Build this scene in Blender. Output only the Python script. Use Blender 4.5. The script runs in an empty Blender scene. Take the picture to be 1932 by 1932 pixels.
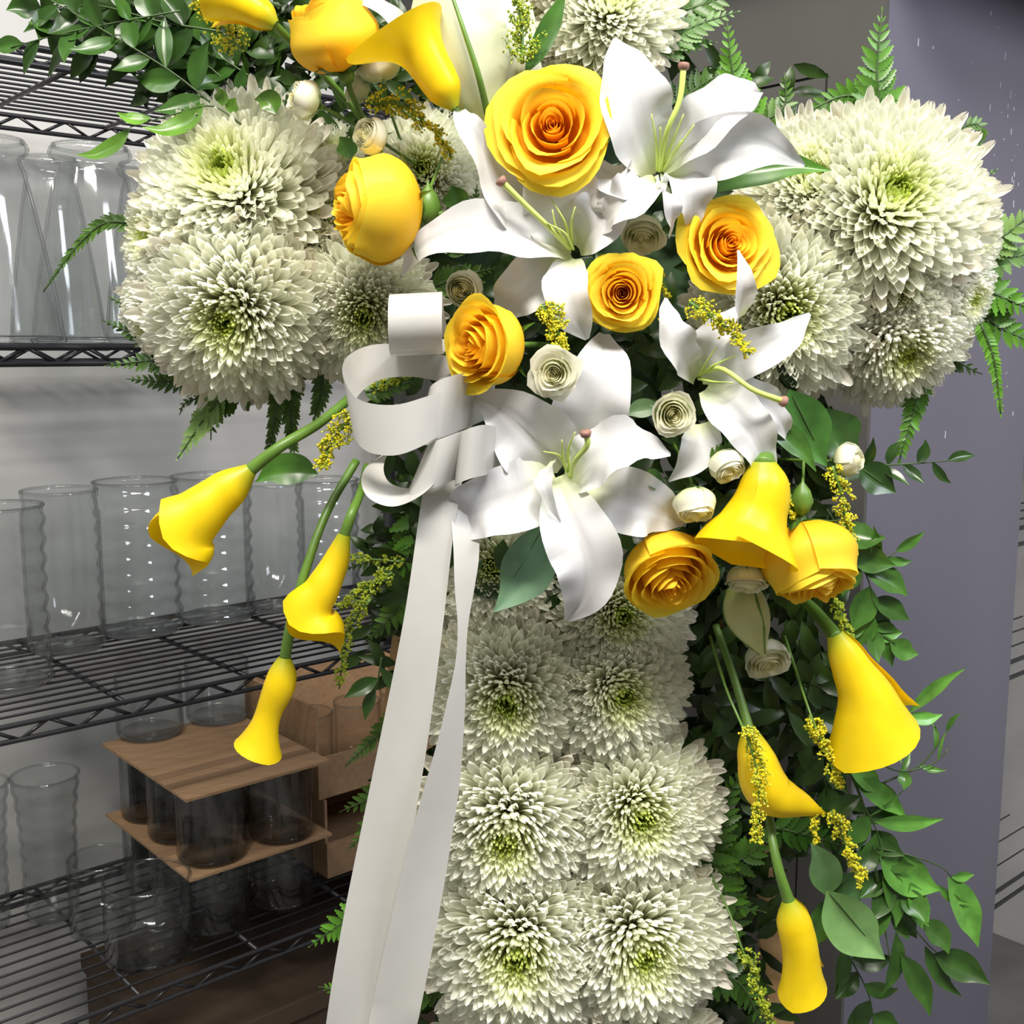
import bpy, math, random
import numpy as np
from mathutils import Vector, Matrix

random.seed(7)
RNG = np.random.RandomState(7)
SC = bpy.context.scene
COL = SC.collection
R = math.radians
PI = math.pi

# ------------------------------------------------------------------ camera, world, lights, exposure
F = 2125.0                       # focal length in pixels of the 1932 px frame
PITCH = R(8.2)
CAM = Vector((0, 0, 1.40))
cd = bpy.data.cameras.new('camera')
cd.sensor_fit = 'HORIZONTAL'; cd.sensor_width = 36.0
cd.lens = 36.0 * F / 1932.0
cd.clip_start = 0.02; cd.clip_end = 30
cam = bpy.data.objects.new('camera', cd); COL.objects.link(cam)
cam.location = CAM; cam.rotation_euler = (R(90) - PITCH, 0, 0)
SC.camera = cam
SC.view_settings.view_transform = 'Standard'
SC.view_settings.look = 'None'
SC.view_settings.gamma = 1.0
SC.view_settings.use_curve_mapping = False
SC.view_settings.exposure = 0.0
SC.cycles.caustics_refractive = False
SC.cycles.caustics_reflective = False
SC.cycles.max_bounces = 10
SC.cycles.transparent_max_bounces = 24
SC.cycles.transmission_bounces = 6
SC.cycles.diffuse_bounces = 6
SC.cycles.glossy_bounces = 3

w = bpy.data.worlds.new('world'); SC.world = w; w.use_nodes = True
w.node_tree.nodes['Background'].inputs[0].default_value = (0.84, 0.81, 0.77, 1)
w.node_tree.nodes['Background'].inputs[1].default_value = 0.31

def area(name, loc, target, sx, sy, power, col, along=None):
    l = bpy.data.lights.new(name, 'AREA'); l.shape = 'RECTANGLE'; l.size = sx; l.size_y = sy
    l.energy = power; l.color = col
    o = bpy.data.objects.new(name, l); COL.objects.link(o)
    o.location = loc
    d = Vector(target) - Vector(loc)
    o.rotation_euler = d.to_track_quat('-Z', 'Y').to_euler()
    if along:                    # long side of the lamp follows this direction
        zz = -d.normalized(); x = Vector(along); x = (x - zz * x.dot(zz)).normalized()
        o.rotation_euler = Matrix((x, zz.cross(x), zz)).transposed().to_euler()
    return o
# ceiling tube light overhead, followed by two added fill lights
area('ceiling_light', (0.05, -0.35, 3.05), (0.0, 0.95, 1.2), 1.2, 0.25, 78, (1.0, 0.95, 0.86))
area('wall_fill_light', (-1.0, 0.0, 3.1), (-0.6, 1.5, 1.2), 1.2, 0.035, 13, (1.0, 0.98, 0.95), along=(.752, .659, 0))  # added lamp, no fixture known there, brightens the wall behind the shelves
area('cool_fill_light', (1.15, 0.15, 2.35), (0.3, 0.9, 1.3), 0.5, 0.5, 17, (0.86, 0.90, 1.0))  # soft bluish fill added for the cool light from the right

# ------------------------------------------------------------------ pixel rays -> points in the room
_f = Vector((0, math.cos(PITCH), -math.sin(PITCH)))
_u = Vector((0, math.sin(PITCH), math.cos(PITCH)))
def ray(px, py):
    return _f * F + Vector((1, 0, 0)) * (px - 966) + _u * (966 - py)
def P(px, py, Y):
    r = ray(px, py); return CAM + r * (Y / r.y)
def S(py, Y):                      # metres per pixel there
    r = ray(966, py); return Y / r.y
def onz(px, py, z):
    r = ray(px, py); return CAM + r * ((z - CAM.z) / r.z)

# ------------------------------------------------------------------ materials
def nt(name):
    m = bpy.data.materials.new(name); m.use_nodes = True
    n = m.node_tree.nodes; l = m.node_tree.links
    return m, n, l, n['Principled BSDF'], n['Material Output']
def c4(c): return (c[0], c[1], c[2], 1)

def petal_mat(name, base, tip, rough=0.5, trans=0.25, var=0.06, spec=0.3, pos=(0.0, 1.0), veins=0.0, bump=0.0, ncol=None):
    m, n, l, b, out = nt(name)
    uv = n.new('ShaderNodeUVMap'); sep = n.new('ShaderNodeSeparateXYZ'); l.new(uv.outputs[0], sep.inputs[0])
    rp = n.new('ShaderNodeValToRGB'); rp.color_ramp.elements[0].color = c4(base); rp.color_ramp.elements[1].color = c4(tip)
    rp.color_ramp.elements[0].position = pos[0]; rp.color_ramp.elements[1].position = pos[1]
    l.new(sep.outputs[1], rp.inputs[0])
    oi = n.new('ShaderNodeObjectInfo')
    mx = n.new('ShaderNodeMix'); mx.data_type = 'RGBA'; mx.blend_type = 'MULTIPLY'; mx.inputs[0].default_value = 1
    l.new(rp.outputs[0], mx.inputs[6]); l.new(oi.outputs['Color'], mx.inputs[7])
    tc = n.new('ShaderNodeTexCoord')
    nz = n.new('ShaderNodeTexNoise'); nz.inputs['Scale'].default_value = 60; l.new(tc.outputs['Object'], nz.inputs['Vector'])
    hs = n.new('ShaderNodeHueSaturation'); l.new(mx.outputs[2], hs.inputs['Color'])
    mr = n.new('ShaderNodeMapRange'); mr.inputs[1].default_value = .3; mr.inputs[2].default_value = .7
    mr.inputs[3].default_value = 1 - var; mr.inputs[4].default_value = 1 + var
    l.new(nz.outputs[0], mr.inputs[0]); l.new(mr.outputs[0], hs.inputs['Value'])
    col = hs.outputs[0]
    if veins:
        wv = n.new('ShaderNodeTexWave'); wv.wave_type = 'BANDS'; wv.bands_direction = 'X'
        wv.inputs['Scale'].default_value = veins; wv.inputs['Distortion'].default_value = 1.5
        l.new(uv.outputs[0], wv.inputs['Vector'])
        bm = n.new('ShaderNodeBump'); bm.inputs['Strength'].default_value = bump; bm.inputs['Distance'].default_value = .001
        l.new(wv.outputs[0], bm.inputs['Height']); l.new(bm.outputs[0], b.inputs['Normal'])
    l.new(col, b.inputs['Base Color'])
    b.inputs['Roughness'].default_value = rough
    b.inputs['Specular IOR Level'].default_value = spec
    if trans:
        tr = n.new('ShaderNodeBsdfTranslucent'); l.new(col, tr.inputs[0])
        ms = n.new('ShaderNodeMixShader'); ms.inputs[0].default_value = trans
        l.new(b.outputs[0], ms.inputs[1]); l.new(tr.outputs[0], ms.inputs[2]); l.new(ms.outputs[0], out.inputs[0])
    return m

def plain(name, col, rough=.5, metal=0, spec=.5, noise=0, nscale=20, col2=None, bump=0, stretch=None, coat=0):
    m, n, l, b, out = nt(name)
    b.inputs['Base Color'].default_value = c4(col)
    b.inputs['Roughness'].default_value = rough; b.inputs['Metallic'].default_value = metal
    b.inputs['Specular IOR Level'].default_value = spec; b.inputs['Coat Weight'].default_value = coat
    if noise or col2 or bump:
        tc = n.new('ShaderNodeTexCoord'); mp = n.new('ShaderNodeMapping'); l.new(tc.outputs['Object'], mp.inputs[0])
        if stretch: mp.inputs['Scale'].default_value = stretch
        nz = n.new('ShaderNodeTexNoise'); nz.inputs['Scale'].default_value = nscale; nz.inputs['Detail'].default_value = 5
        l.new(mp.outputs[0], nz.inputs['Vector'])
        c2 = col2 or tuple(max(0, x * (1 - noise)) for x in col)
        mx = n.new('ShaderNodeMix'); mx.data_type = 'RGBA'
        mx.inputs[6].default_value = c4(col); mx.inputs[7].default_value = c4(c2)
        mr = n.new('ShaderNodeMapRange'); mr.inputs[1].default_value = .35; mr.inputs[2].default_value = .65
        l.new(nz.outputs[0], mr.inputs[0]); l.new(mr.outputs[0], mx.inputs[0]); l.new(mx.outputs[2], b.inputs['Base Color'])
        if bump:
            bp = n.new('ShaderNodeBump'); bp.inputs['Strength'].default_value = bump; bp.inputs['Distance'].default_value = .002
            l.new(nz.outputs[0], bp.inputs['Height']); l.new(bp.outputs[0], b.inputs['Normal'])
    return m

M = {}
M['mum'] = petal_mat('mum_petal', (.95, .92, .66), (.99, .955, .86), .45, .27, .02, .35, (.0, .6))
M['mum_in'] = petal_mat('mum_inner', (.86, .87, .36), (.99, .95, .78), .48, .27, .04, .3, (.0, .75))
M['mum_c'] = petal_mat('mum_centre', (.36, .48, .05), (.72, .80, .24), .5, .3, .1, .3)
M['rose'] = petal_mat('rose_petal', (.95, .54, .015), (1.0, .79, .055), .5, .26, .03, .28, (.1, 1.0))
M['cream'] = petal_mat('cream_petal', (.62, .72, .30), (.88, .87, .72), .45, .28, .04, .3, (.0, .7))
M['lily'] = petal_mat('lily_tepal', (.74, .80, .48), (.74, .74, .75), .40, .22, .03, .35, (.02, .26))
M['calla'] = petal_mat('calla_spathe', (.42, .46, .02), (.92, .67, .008), .38, .22, .05, .35, (.0, .22))
M['leaf'] = petal_mat('glossy_leaf', (.04, .11, .018), (.06, .16, .022), .28, .10, .25, .5)
M['leaf_pale'] = petal_mat('pale_leaf', (.16, .28, .12), (.22, .35, .18), .38, .12, .15, .4)
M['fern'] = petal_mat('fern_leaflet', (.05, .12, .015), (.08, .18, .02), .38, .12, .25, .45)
M['fern_light'] = petal_mat('fern_light', (.19, .36, .09), (.28, .45, .14), .45, .25, .15, .4)
M['stem'] = plain('green_stem', (.13, .26, .035), .4, noise=.4, nscale=40)
M['stem_dark'] = plain('dark_stem', (.055, .11, .025), .45, noise=.4, nscale=40)
M['filament'] = plain('filament', (.55, .68, .16), .45)
M['stigma'] = plain('stigma', (.30, .16, .12), .6)
M['golden'] = plain('goldenrod_bud', (.80, .66, .02), .5, col2=(.45, .50, .02), nscale=250)
M['golden_green'] = plain('goldenrod_green_bud', (.50, .55, .03), .5, col2=(.22, .34, .03), nscale=250)
M['ribbon'] = petal_mat('satin_ribbon', (.62, .615, .59), (.62, .615, .59), .28, .22, .015, .6, (0, 1), 60, .05)
M['foam'] = plain('wet_foam', (.025, .06, .02), .9, noise=.4)
M['wood'] = plain('easel_wood', (.62, .40, .19), .5, col2=(.50, .30, .13), nscale=6, stretch=(12, 12, 1))
M['wire'] = plain('black_wire', (.022, .022, .026), .35, spec=.5)
M['card'] = plain('cardboard', (.43, .27, .15), .8, col2=(.36, .22, .12), nscale=8, stretch=(1, 20, 20), bump=.1)
M['card_dark'] = plain('cardboard_stripe', (.30, .18, .10), .8, noise=.1)
M['wall'] = plain('white_wall', (.61, .61, .605), .75, noise=.10, nscale=9, bump=.35)
M['floor'] = plain('grey_floor', (.20, .20, .20), .6, noise=.3, nscale=5)
M['purple'] = plain('cabinet_paint', (.135, .13, .175), .32, noise=.10, nscale=3, stretch=(1, 1, .25), bump=.05)
M['panel'] = plain('cabinet_grey', (.082, .08, .074), .45, noise=.10, nscale=8)
M['box_brown'] = plain('dark_brown_board', (.075, .048, .03), .8, noise=.15)
M['dark'] = plain('dark_board', (.03, .028, .03), .6)
M['scratch'] = plain('scratch', (.62, .62, .66), .6)

def glass_mat():
    m, n, l, b, out = nt('clear_glass')
    n.remove(b)
    lw = n.new('ShaderNodeLayerWeight'); lw.inputs['Blend'].default_value = .35
    rp = n.new('ShaderNodeValToRGB'); e = rp.color_ramp.elements
    e[0].position = .55; e[0].color = (.94, .95, .95, 1); e[1].position = 1.0; e[1].color = (.36, .38, .39, 1)
    l.new(lw.outputs['Facing'], rp.inputs[0])
    t = n.new('ShaderNodeBsdfTransparent'); l.new(rp.outputs[0], t.inputs[0])
    g = n.new('ShaderNodeBsdfGlossy'); g.inputs['Roughness'].default_value = .08
    ms = n.new('ShaderNodeMixShader')
    l2 = n.new('ShaderNodeLayerWeight'); l2.inputs['Blend'].default_value = .5
    pw_ = n.new('ShaderNodeMath'); pw_.operation = 'POWER'; pw_.inputs[1].default_value = 4.0; l.new(l2.outputs['Facing'], pw_.inputs[0])
    ad = n.new('ShaderNodeMath'); ad.operation = 'MULTIPLY_ADD'; ad.inputs[1].default_value = .55; ad.inputs[2].default_value = .045
    l.new(pw_.outputs[0], ad.inputs[0])
    l.new(ad.outputs[0], ms.inputs[0]); l.new(t.outputs[0], ms.inputs[1]); l.new(g.outputs[0], ms.inputs[2])
    l.new(ms.outputs[0], out.inputs[0])
    return m
M['glass'] = glass_mat()

# ------------------------------------------------------------------ mesh helpers
def catmull(pts, n):
    p = np.array([np.array(q, float) for q in pts]); k = len(p)
    if k == 2:
        t = np.linspace(0, 1, n)[:, None]; return p[0] * (1 - t) + p[1] * t
    ext = np.vstack([2 * p[0] - p[1], p, 2 * p[-1] - p[-2]])
    seg = np.linalg.norm(np.diff(p, axis=0), axis=1); cum = np.concatenate([[0], np.cumsum(seg)]); cum /= cum[-1]
    out = []
    for s in np.linspace(0, 1, n):
        i = min(k - 2, max(0, int(np.searchsorted(cum, s, 'right') - 1)))
        t = (s - cum[i]) / max(1e-9, cum[i + 1] - cum[i])
        a, b, c, d = ext[i], ext[i + 1], ext[i + 2], ext[i + 3]
        out.append(.5 * ((2 * b) + (-a + c) * t + (2 * a - 5 * b + 4 * c - d) * t * t + (-a + 3 * b - 3 * c + d) * t ** 3))
    return np.array(out)
def interp(vals, n):
    v = np.array(vals, float)
    return np.interp(np.linspace(0, 1, n), np.linspace(0, 1, len(v)), v)
def smooth_interp(vals, n):
    return np.maximum(catmull([(x * 1.0, i / (len(vals) - 1)) for i, x in enumerate(vals)], n)[:, 0], 0) if 0 else np.maximum(
        np.interp(np.linspace(0, 1, n), np.linspace(0, 1, 40), _cr1(vals, 40)), 0)
def _cr1(v, n):
    v = list(v); e = [2 * v[0] - v[1]] + v + [2 * v[-1] - v[-2]]; k = len(v); o = []
    for s in np.linspace(0, k - 1, n):
        i = min(k - 2, int(s)); t = s - i; a, b, c, d = e[i:i + 4]
        o.append(.5 * (2 * b + (-a + c) * t + (2 * a - 5 * b + 4 * c - d) * t * t + (-a + 3 * b - 3 * c + d) * t ** 3))
    return o
def unit(v):
    n = np.linalg.norm(v, axis=-1, keepdims=True); return v / np.maximum(n, 1e-9)

class MB:
    def __init__(s): s.v = []; s.f = []; s.uv = []; s.mi = []; s.n = 0
    def add(s, verts, faces, uv=None, mi=0):
        verts = np.asarray(verts, float)
        s.v.append(verts); s.uv.append(np.asarray(uv, float) if uv is not None else np.zeros((len(verts), 2)))
        s.f.extend([tuple(i + s.n for i in f) for f in faces]); s.mi.extend([mi] * len(faces)); s.n += len(verts)
        return s
    def grid(s, G, uv=None, mi=0, wrap=False):
        n, m = G.shape[:2]; fs = []
        mm = m if wrap else m - 1
        for i in range(n - 1):
            for j in range(mm):
                k = (j + 1) % m
                fs.append((i * m + j, i * m + k, (i + 1) * m + k, (i + 1) * m + j))
        if uv is None:
            a, b = np.meshgrid(np.linspace(0, 1, n), np.linspace(0, 1, m), indexing='ij'); uv = np.stack([b, a], -1)
        return s.add(G.reshape(-1, 3), fs, uv.reshape(-1, 2), mi)
    def tube(s, pts, rad, seg=6, n=None, mi=0, caps=True):
        n = n or max(4, len(pts) * 4)
        C = catmull(pts, n); r = interp(rad if hasattr(rad, '__len__') else [rad, rad], n)
        T = unit(np.gradient(C, axis=0)); N = []
        a = np.array([0, 0, 1.]) if abs(T[0][2]) < .9 else np.array([1., 0, 0])
        cur = unit(np.cross(T[0], a))
        for i in range(n):
            cur = unit(cur - T[i] * np.dot(cur, T[i])); N.append(cur)
        N = np.array(N); B = np.cross(T, N)
        th = np.linspace(0, 2 * PI, seg, endpoint=False)
        G = C[:, None] + r[:, None, None] * (N[:, None] * np.cos(th)[None, :, None] + B[:, None] * np.sin(th)[None, :, None])
        base = s.n
        s.grid(G, mi=mi, wrap=True)
        if caps:
            s.f.append(tuple(base + i for i in range(seg))[::-1]); s.mi.append(mi)
            s.f.append(tuple(base + (n - 1) * seg + i for i in range(seg))); s.mi.append(mi)
        return s
    def box(s, o, ex, ey, ez, mi=0):      # corner o, edge vectors
        o, ex, ey, ez = [np.array(q, float) for q in (o, ex, ey, ez)]
        v = [o, o + ex, o + ex + ey, o + ey]; v += [q + ez for q in v]
        return s.add(v, [(0, 3, 2, 1), (4, 5, 6, 7), (0, 1, 5, 4), (1, 2, 6, 5), (2, 3, 7, 6), (3, 0, 4, 7)], mi=mi)
    def lathe(s, prof, seg=32, c=(0, 0, 0), mi=0):
        th = np.linspace(0, 2 * PI, seg, endpoint=False)
        G = np.array([[(c[0] + r * math.cos(t), c[1] + r * math.sin(t), c[2] + z) for t in th] for r, z in prof])
        return s.grid(G, mi=mi, wrap=True)
    def mesh(s, name, mats, smooth=True):
        me = bpy.data.meshes.new(name)
        V = np.vstack(s.v); me.from_pydata(V.tolist(), [], s.f)
        for m in (mats if isinstance(mats, (list, tuple)) else [mats]): me.materials.append(m)
        if len(set(s.mi)) > 1: me.polygons.foreach_set('material_index', s.mi)
        UV = np.vstack(s.uv); ul = me.uv_layers.new(name='UVMap')
        li = np.empty(len(me.loops), dtype=np.int32); me.loops.foreach_get('vertex_index', li)
        ul.data.foreach_set('uv', UV[li].ravel())
        me.polygons.foreach_set('use_smooth', [smooth] * len(me.polygons))
        me.update(); return me
    def build(s, name, mats, parent=None, smooth=True, **kw):
        return obj(name, s.mesh(name, mats, smooth), parent, **kw)

def obj(name, me, parent=None, mw=None, color=None, **kw):
    """link a mesh; vertices are world coordinates when mw is None and the parent is a thing at its base"""
    o = bpy.data.objects.new(name, me); COL.objects.link(o)
    if parent is not None:
        o.parent = parent
        if mw is None: o.matrix_parent_inverse = WI.get(parent.name, Matrix()).copy()
        else: o.matrix_basis = mw
    elif mw is not None: o.matrix_world = mw
    if color is not None: o.color = c4(color)
    for k, v in kw.items(): o[k] = v
    return o
WI = {}
def thing(name, loc, label, cat, group=None):
    o = bpy.data.objects.new(name, None); COL.objects.link(o)
    o.empty_display_size = .01; o.location = loc
    o['label'] = label; o['category'] = cat
    if group: o['group'] = group
    WI[o.name] = Matrix.Translation(-Vector(loc))
    return o
def tag(o, label, cat, group=None, kind=None):
    o['label'] = label; o['category'] = cat
    if group: o['group'] = group
    if kind: o['kind'] = kind
    return o

def strip(pts, wid, n=18, m=9, nrm=(0, -1, 0), side=None, cup=0.0, ruf=0.0, rfreq=9, groove=0.0, ph=0.0, tw=0.0, mb=None, back=0.0, raw=False):
    """a petal, leaf or ribbon along a 3D spine; wid = half widths (m) along it"""
    C = catmull(pts, n); W = smooth_interp(wid, n)
    T = unit(np.gradient(C, axis=0))
    if side is not None:
        sd = np.array([np.array(q, float) for q in side]) if hasattr(side[0], '__len__') else np.array([side], float)
        sd = catmull(list(sd), n) if len(sd) > 1 else np.repeat(sd, n, 0)
        Sd = unit(sd - T * (sd * T).sum(1, keepdims=True)); N = unit(np.cross(Sd, T))
        if raw: Sd = unit(sd)
    else:
        nn = np.array([np.array(q, float) for q in nrm]) if hasattr(nrm[0], '__len__') else np.array([nrm], float)
        nn = catmull(list(nn), n) if len(nn) > 1 else np.repeat(nn, n, 0)
        N = unit(nn - T * (nn * T).sum(1, keepdims=True)); Sd = np.cross(T, N)
    if tw:
        a = np.linspace(0, tw, n)[:, None]; N, Sd = N * np.cos(a) + Sd * np.sin(a), Sd * np.cos(a) - N * np.sin(a)
    j = np.linspace(-1, 1, m); t = np.linspace(0, 1, n)
    J, TT = np.meshgrid(j, t)
    h = cup * J ** 2 + ruf * np.abs(J) ** 1.8 * np.sin(rfreq * TT * PI + ph + 1.7 * np.sign(J)) * np.sin(np.clip(TT, 0, 1) * PI) ** .5
    h = h - groove * np.exp(-(J / .13) ** 2) - back * TT ** 2 * 0
    G = C[:, None] + Sd[:, None] * (W[:, None] * j[None])[..., None] + N[:, None] * (W[:, None] * h)[..., None]
    mb = mb or MB(); uv = np.stack([(J + 1) / 2, TT], -1)
    return mb.grid(G, uv)

def pxs(path, Y):                 # [(px,py[,dY])...] -> points, dY metres further from the camera
    return [P(q[0], q[1], Y + (q[2] if len(q) > 2 else 0)) for q in path]
def pw(ws, py, Y): return [q * S(py, Y) for q in ws]

def basis(axis, up=(0, 0, 1)):
    z = Vector(axis).normalized(); u = Vector(up)
    if abs(z.dot(u.normalized())) > .97: u = Vector((0, 1, 0))
    x = u.cross(z).normalized(); y = z.cross(x)
    return Matrix(((x.x, y.x, z.x), (x.y, y.y, z.y), (x.z, y.z, z.z)))

# ================================================================== FLOWER BUILDERS
# ---- chrysanthemum
def mum_petal_mesh(curl, cup, tipw, n=8, m=4, seed=0):
    t = np.array([0, .25, .5, .72, .86, .95, 1.0]) if n <= 6 else np.array([0, .15, .32, .5, .68, .82, .91, .97, 1.0]); n = len(t)
    x = t - .10 * abs(curl) * t ** 3
    z = curl * (t ** 2.2) * .55 - .10 * np.sin(t * PI)
    wprof = np.interp(t, [0, .25, .5, .72, .86, .93, .97, 1], [.5, .66, .88, 1.0 * tipw, .92 * tipw, .74 * tipw, .5 * tipw, .10])
    j = np.linspace(-1, 1, m)
    G = np.zeros((n, m, 3))
    for i in range(n):
        G[i, :, 0] = x[i]; G[i, :, 1] = .5 * wprof[i] * j; G[i, :, 2] = z[i]
        G[i, :, 2] += cup * .09 * (j ** 2) * (1 - .3 * t[i])
    J, T = np.meshgrid((j + 1) / 2, t)
    return G, np.stack([J, T], -1)
SHP = [(.45, 1.3, 1.0), (.75, 1.7, .95), (.25, 1.1, 1.1), (.0, 1.0, 1.0), (.12, 1.6, 1.25), (.3, 1.6, 1.15)]
MUMV = [mum_petal_mesh(c, u, w, n=6) for c, u, w in SHP]
MUMME = [MB().grid(*mum_petal_mesh(c, u, w)).mesh('mum_petal_shape', M['mum']) for c, u, w in SHP[:4]]

def mum(px, py, rpx, label, face=(0, 0), Y=.865, squash=1.0, tint=(1, 1, 1), ngreen=1.0, npet=88):
    c = P(px, py, Y); Rm = rpx * S(py, Y)
    B = basis((face[0], -1, face[1])) @ Matrix.Rotation(random.uniform(0, 6), 3, 'Z')
    root = thing('chrysanthemum', c, label, 'flower', 'white chrysanthemums covering the cross')
    N = 800; rpx = rpx; Rm = Rm * 1.10
    inner = MB(); centre = MB()
    for k in range(N):
        f = (k + .5) / N; th = k * 2.39996 + random.uniform(-.1, .1)
        outer = k >= N - npet
        phi = R(3 + 97 * f ** .70 + random.uniform(-3, 3))
        L = Rm * (.49 + .51 * f ** .68) * random.uniform(.92, 1.06)
        if f < .12: L *= .93
        rad = Vector((math.cos(th), math.sin(th), 0)); ax = Vector((0, 0, 1))
        d = (rad * math.sin(phi) + ax * math.cos(phi) * squash)
        L *= 1.0; d.normalize()
        nrm = (ax * math.sin(phi) - rad * math.cos(phi)); nrm = (nrm - d * nrm.dot(d)).normalized()
        yv = nrm.cross(d)
        rr = random.uniform(-.25, .25)
        nrm, yv = nrm * math.cos(rr) + yv * math.sin(rr), yv * math.cos(rr) - nrm * math.sin(rr)
        start = rad * (.03 + .10 * f) * Rm - ax * (.10 * Rm * f)
        wd = Rm * (.030 + .118 * f ** .85) * random.uniform(.85, 1.2)
        vi = 4 if f < .22 else random.choice([4, 5]) if f < .45 else random.choice([0, 1, 5]) if not outer else random.choice([0, 1, 2, 2, 3])
        Lp = L - (0 if outer else .0)
        m3 = Matrix((d, yv, nrm)).transposed()
        sc = Matrix.Diagonal((Lp, wd, Lp * (.8 if outer else .5)))
        mm = (B @ m3 @ sc).to_4x4(); mm.translation = B @ start
        if outer:
            g = random.uniform(.94, 1.02)
            obj('petal', MUMME[vi], root, mm, (tint[0] * g, tint[1] * g, tint[2] * g))
        else:
            A = np.array(mm)
            G, uv = MUMV[vi]; G = G[1:]; uv = uv[1:]
            V = G.reshape(-1, 3) @ A[:3, :3].T + A[:3, 3]
            tgt = centre if f < .05 * ngreen else inner
            # whorl colour: the younger the floret the greener (stored as the petal coordinate)
            u2 = uv.copy()
            u2[..., 1] = uv[..., 1] * (min(1.0, .26 + 2.3 * f / max(.3, ngreen)) if tgt is inner else 1)
            tgt.grid(V.reshape(G.shape), u2)
    o = obj('inner_petals', inner.mesh('inner_petals', M['mum_in']), root, Matrix(), (min(1, tint[0] * 1.1), tint[1] * 1.05, tint[2] * 1.15)); o['kind'] = 'stuff'
    if centre.n:
        o = obj('green_centre', centre.mesh('green_centre', M['mum_c']), root, Matrix(), tint); o['kind'] = 'stuff'; o['label'] = 'tight green centre florets'
    k = MB()                          # calyx
    k.lathe([(.001, -.28 * Rm), (.10 * Rm, -.25 * Rm), (.20 * Rm, -.08 * Rm), (.22 * Rm, .1 * Rm), (.01, .22 * Rm)], 12)
    obj('calyx', k.mesh('calyx', M['mum_c']), root, B.to_4x4())
    return root

# ---- rose
def rose_petal(a, w, rho, zt, zb, lean, roll, tuck=.10, n=12, m=11, seed=0, point=.0, notch=.22, rip=.03):
    G = np.zeros((n, m, 3)); us = np.linspace(-1, 1, m); vs = np.linspace(0, 1, n)
    for i, v in enumerate(vs):
        for j, u in enumerate(us):
            ve = v * (1 - notch * u * u - .02 * math.sin(7 * u + seed)) + point * v ** 6 * math.exp(-(u / .25) ** 2) * .06
            q = min(ve / .55, 1.0)
            rr = rho * math.sqrt(max(0, 1 - (1 - q) ** 2)) * .999
            if ve > .55: rr = rho * (1 + lean * ((ve - .55) / .45) ** 1.3)
            z = zb + (zt - zb) * ve
            k = max(0, (ve - .76) / .24)
            rr += roll * rho * k ** 1.6; z -= roll * .55 * rho * k ** 2.2
            rr *= 1 + tuck * u
            rr += rip * rho * math.sin(4.3 * u + seed * 1.7) * ve ** 4
            an = a + u * w
            G[i, j] = (rr * math.cos(an), rr * math.sin(an), z + rip * .6 * rho * math.sin(6 * u + seed) * ve ** 5)
    J, T = np.meshgrid((us + 1) / 2, vs)
    return MB().grid(G, np.stack([J, T], -1))

OPEN = [  # rho, count, halfwidth, top, lean, roll, tint (inner deeper)
    (.055, 2, 1.7, .30, .0, .0, 0), (.10, 2, 1.7, .32, .0, .05, .05), (.155, 3, 1.3, .33, .05, .08, .15),
    (.22, 3, 1.3, .33, .06, .12, .3), (.31, 3, 1.3, .33, .08, .12, .45), (.43, 3, 1.3, .30, .08, .16, .65),
    (.58, 3, 1.3, .24, .08, .22, .85), (.74, 3, 1.3, .12, .08, .24, 1.0), (.84, 4, 1.15, .02, .06, .26, 1.0)]
WIDE = [
    (.05, 2, 1.7, .20, .0, .0, .1), (.09, 2, 1.7, .23, .0, .05, .1), (.14, 2, 1.7, .26, .05, .08, .1), (.20, 2, 1.8, .28, .06, .10, .2),
    (.33, 2, 1.75, .30, .05, .10, .45), (.47, 3, 1.4, .33, .06, .16, .7), (.63, 3, 1.4, .26, .06, .22, .9), (.78, 3, 1.35, .12, .08, .26, 1.0), (.86, 3, 1.3, .02, .06, .28, 1.0)]
BUD = [
    (.07, 2, 1.7, .62, -.1, .0, 0), (.14, 2, 1.7, .62, -.1, .04, .1), (.22, 3, 1.3, .62, -.08, .06, .25),
    (.32, 3, 1.3, .60, -.10, .08, .4), (.45, 3, 1.3, .58, -.18, .10, .6), (.60, 3, 1.3, .55, -.22, .12, .8),
    (.76, 3, 1.25, .52, -.26, .10, 1.0), (.88, 3, 1.25, .44, -.30, .12, 1.0)]
HALF = [
    (.06, 2, 1.7, .42, 0, .0, 0), (.12, 2, 1.7, .45, 0, .05, .05), (.19, 3, 1.3, .46, 0, .08, .2),
    (.28, 3, 1.3, .46, .02, .1, .35), (.39, 3, 1.25, .45, .03, .14, .5), (.52, 3, 1.2, .42, .0, .18, .7),
    (.68, 3, 1.2, .36, -.04, .22, .9), (.84, 4, 1.05, .26, -.06, .22, 1.0)]

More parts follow.
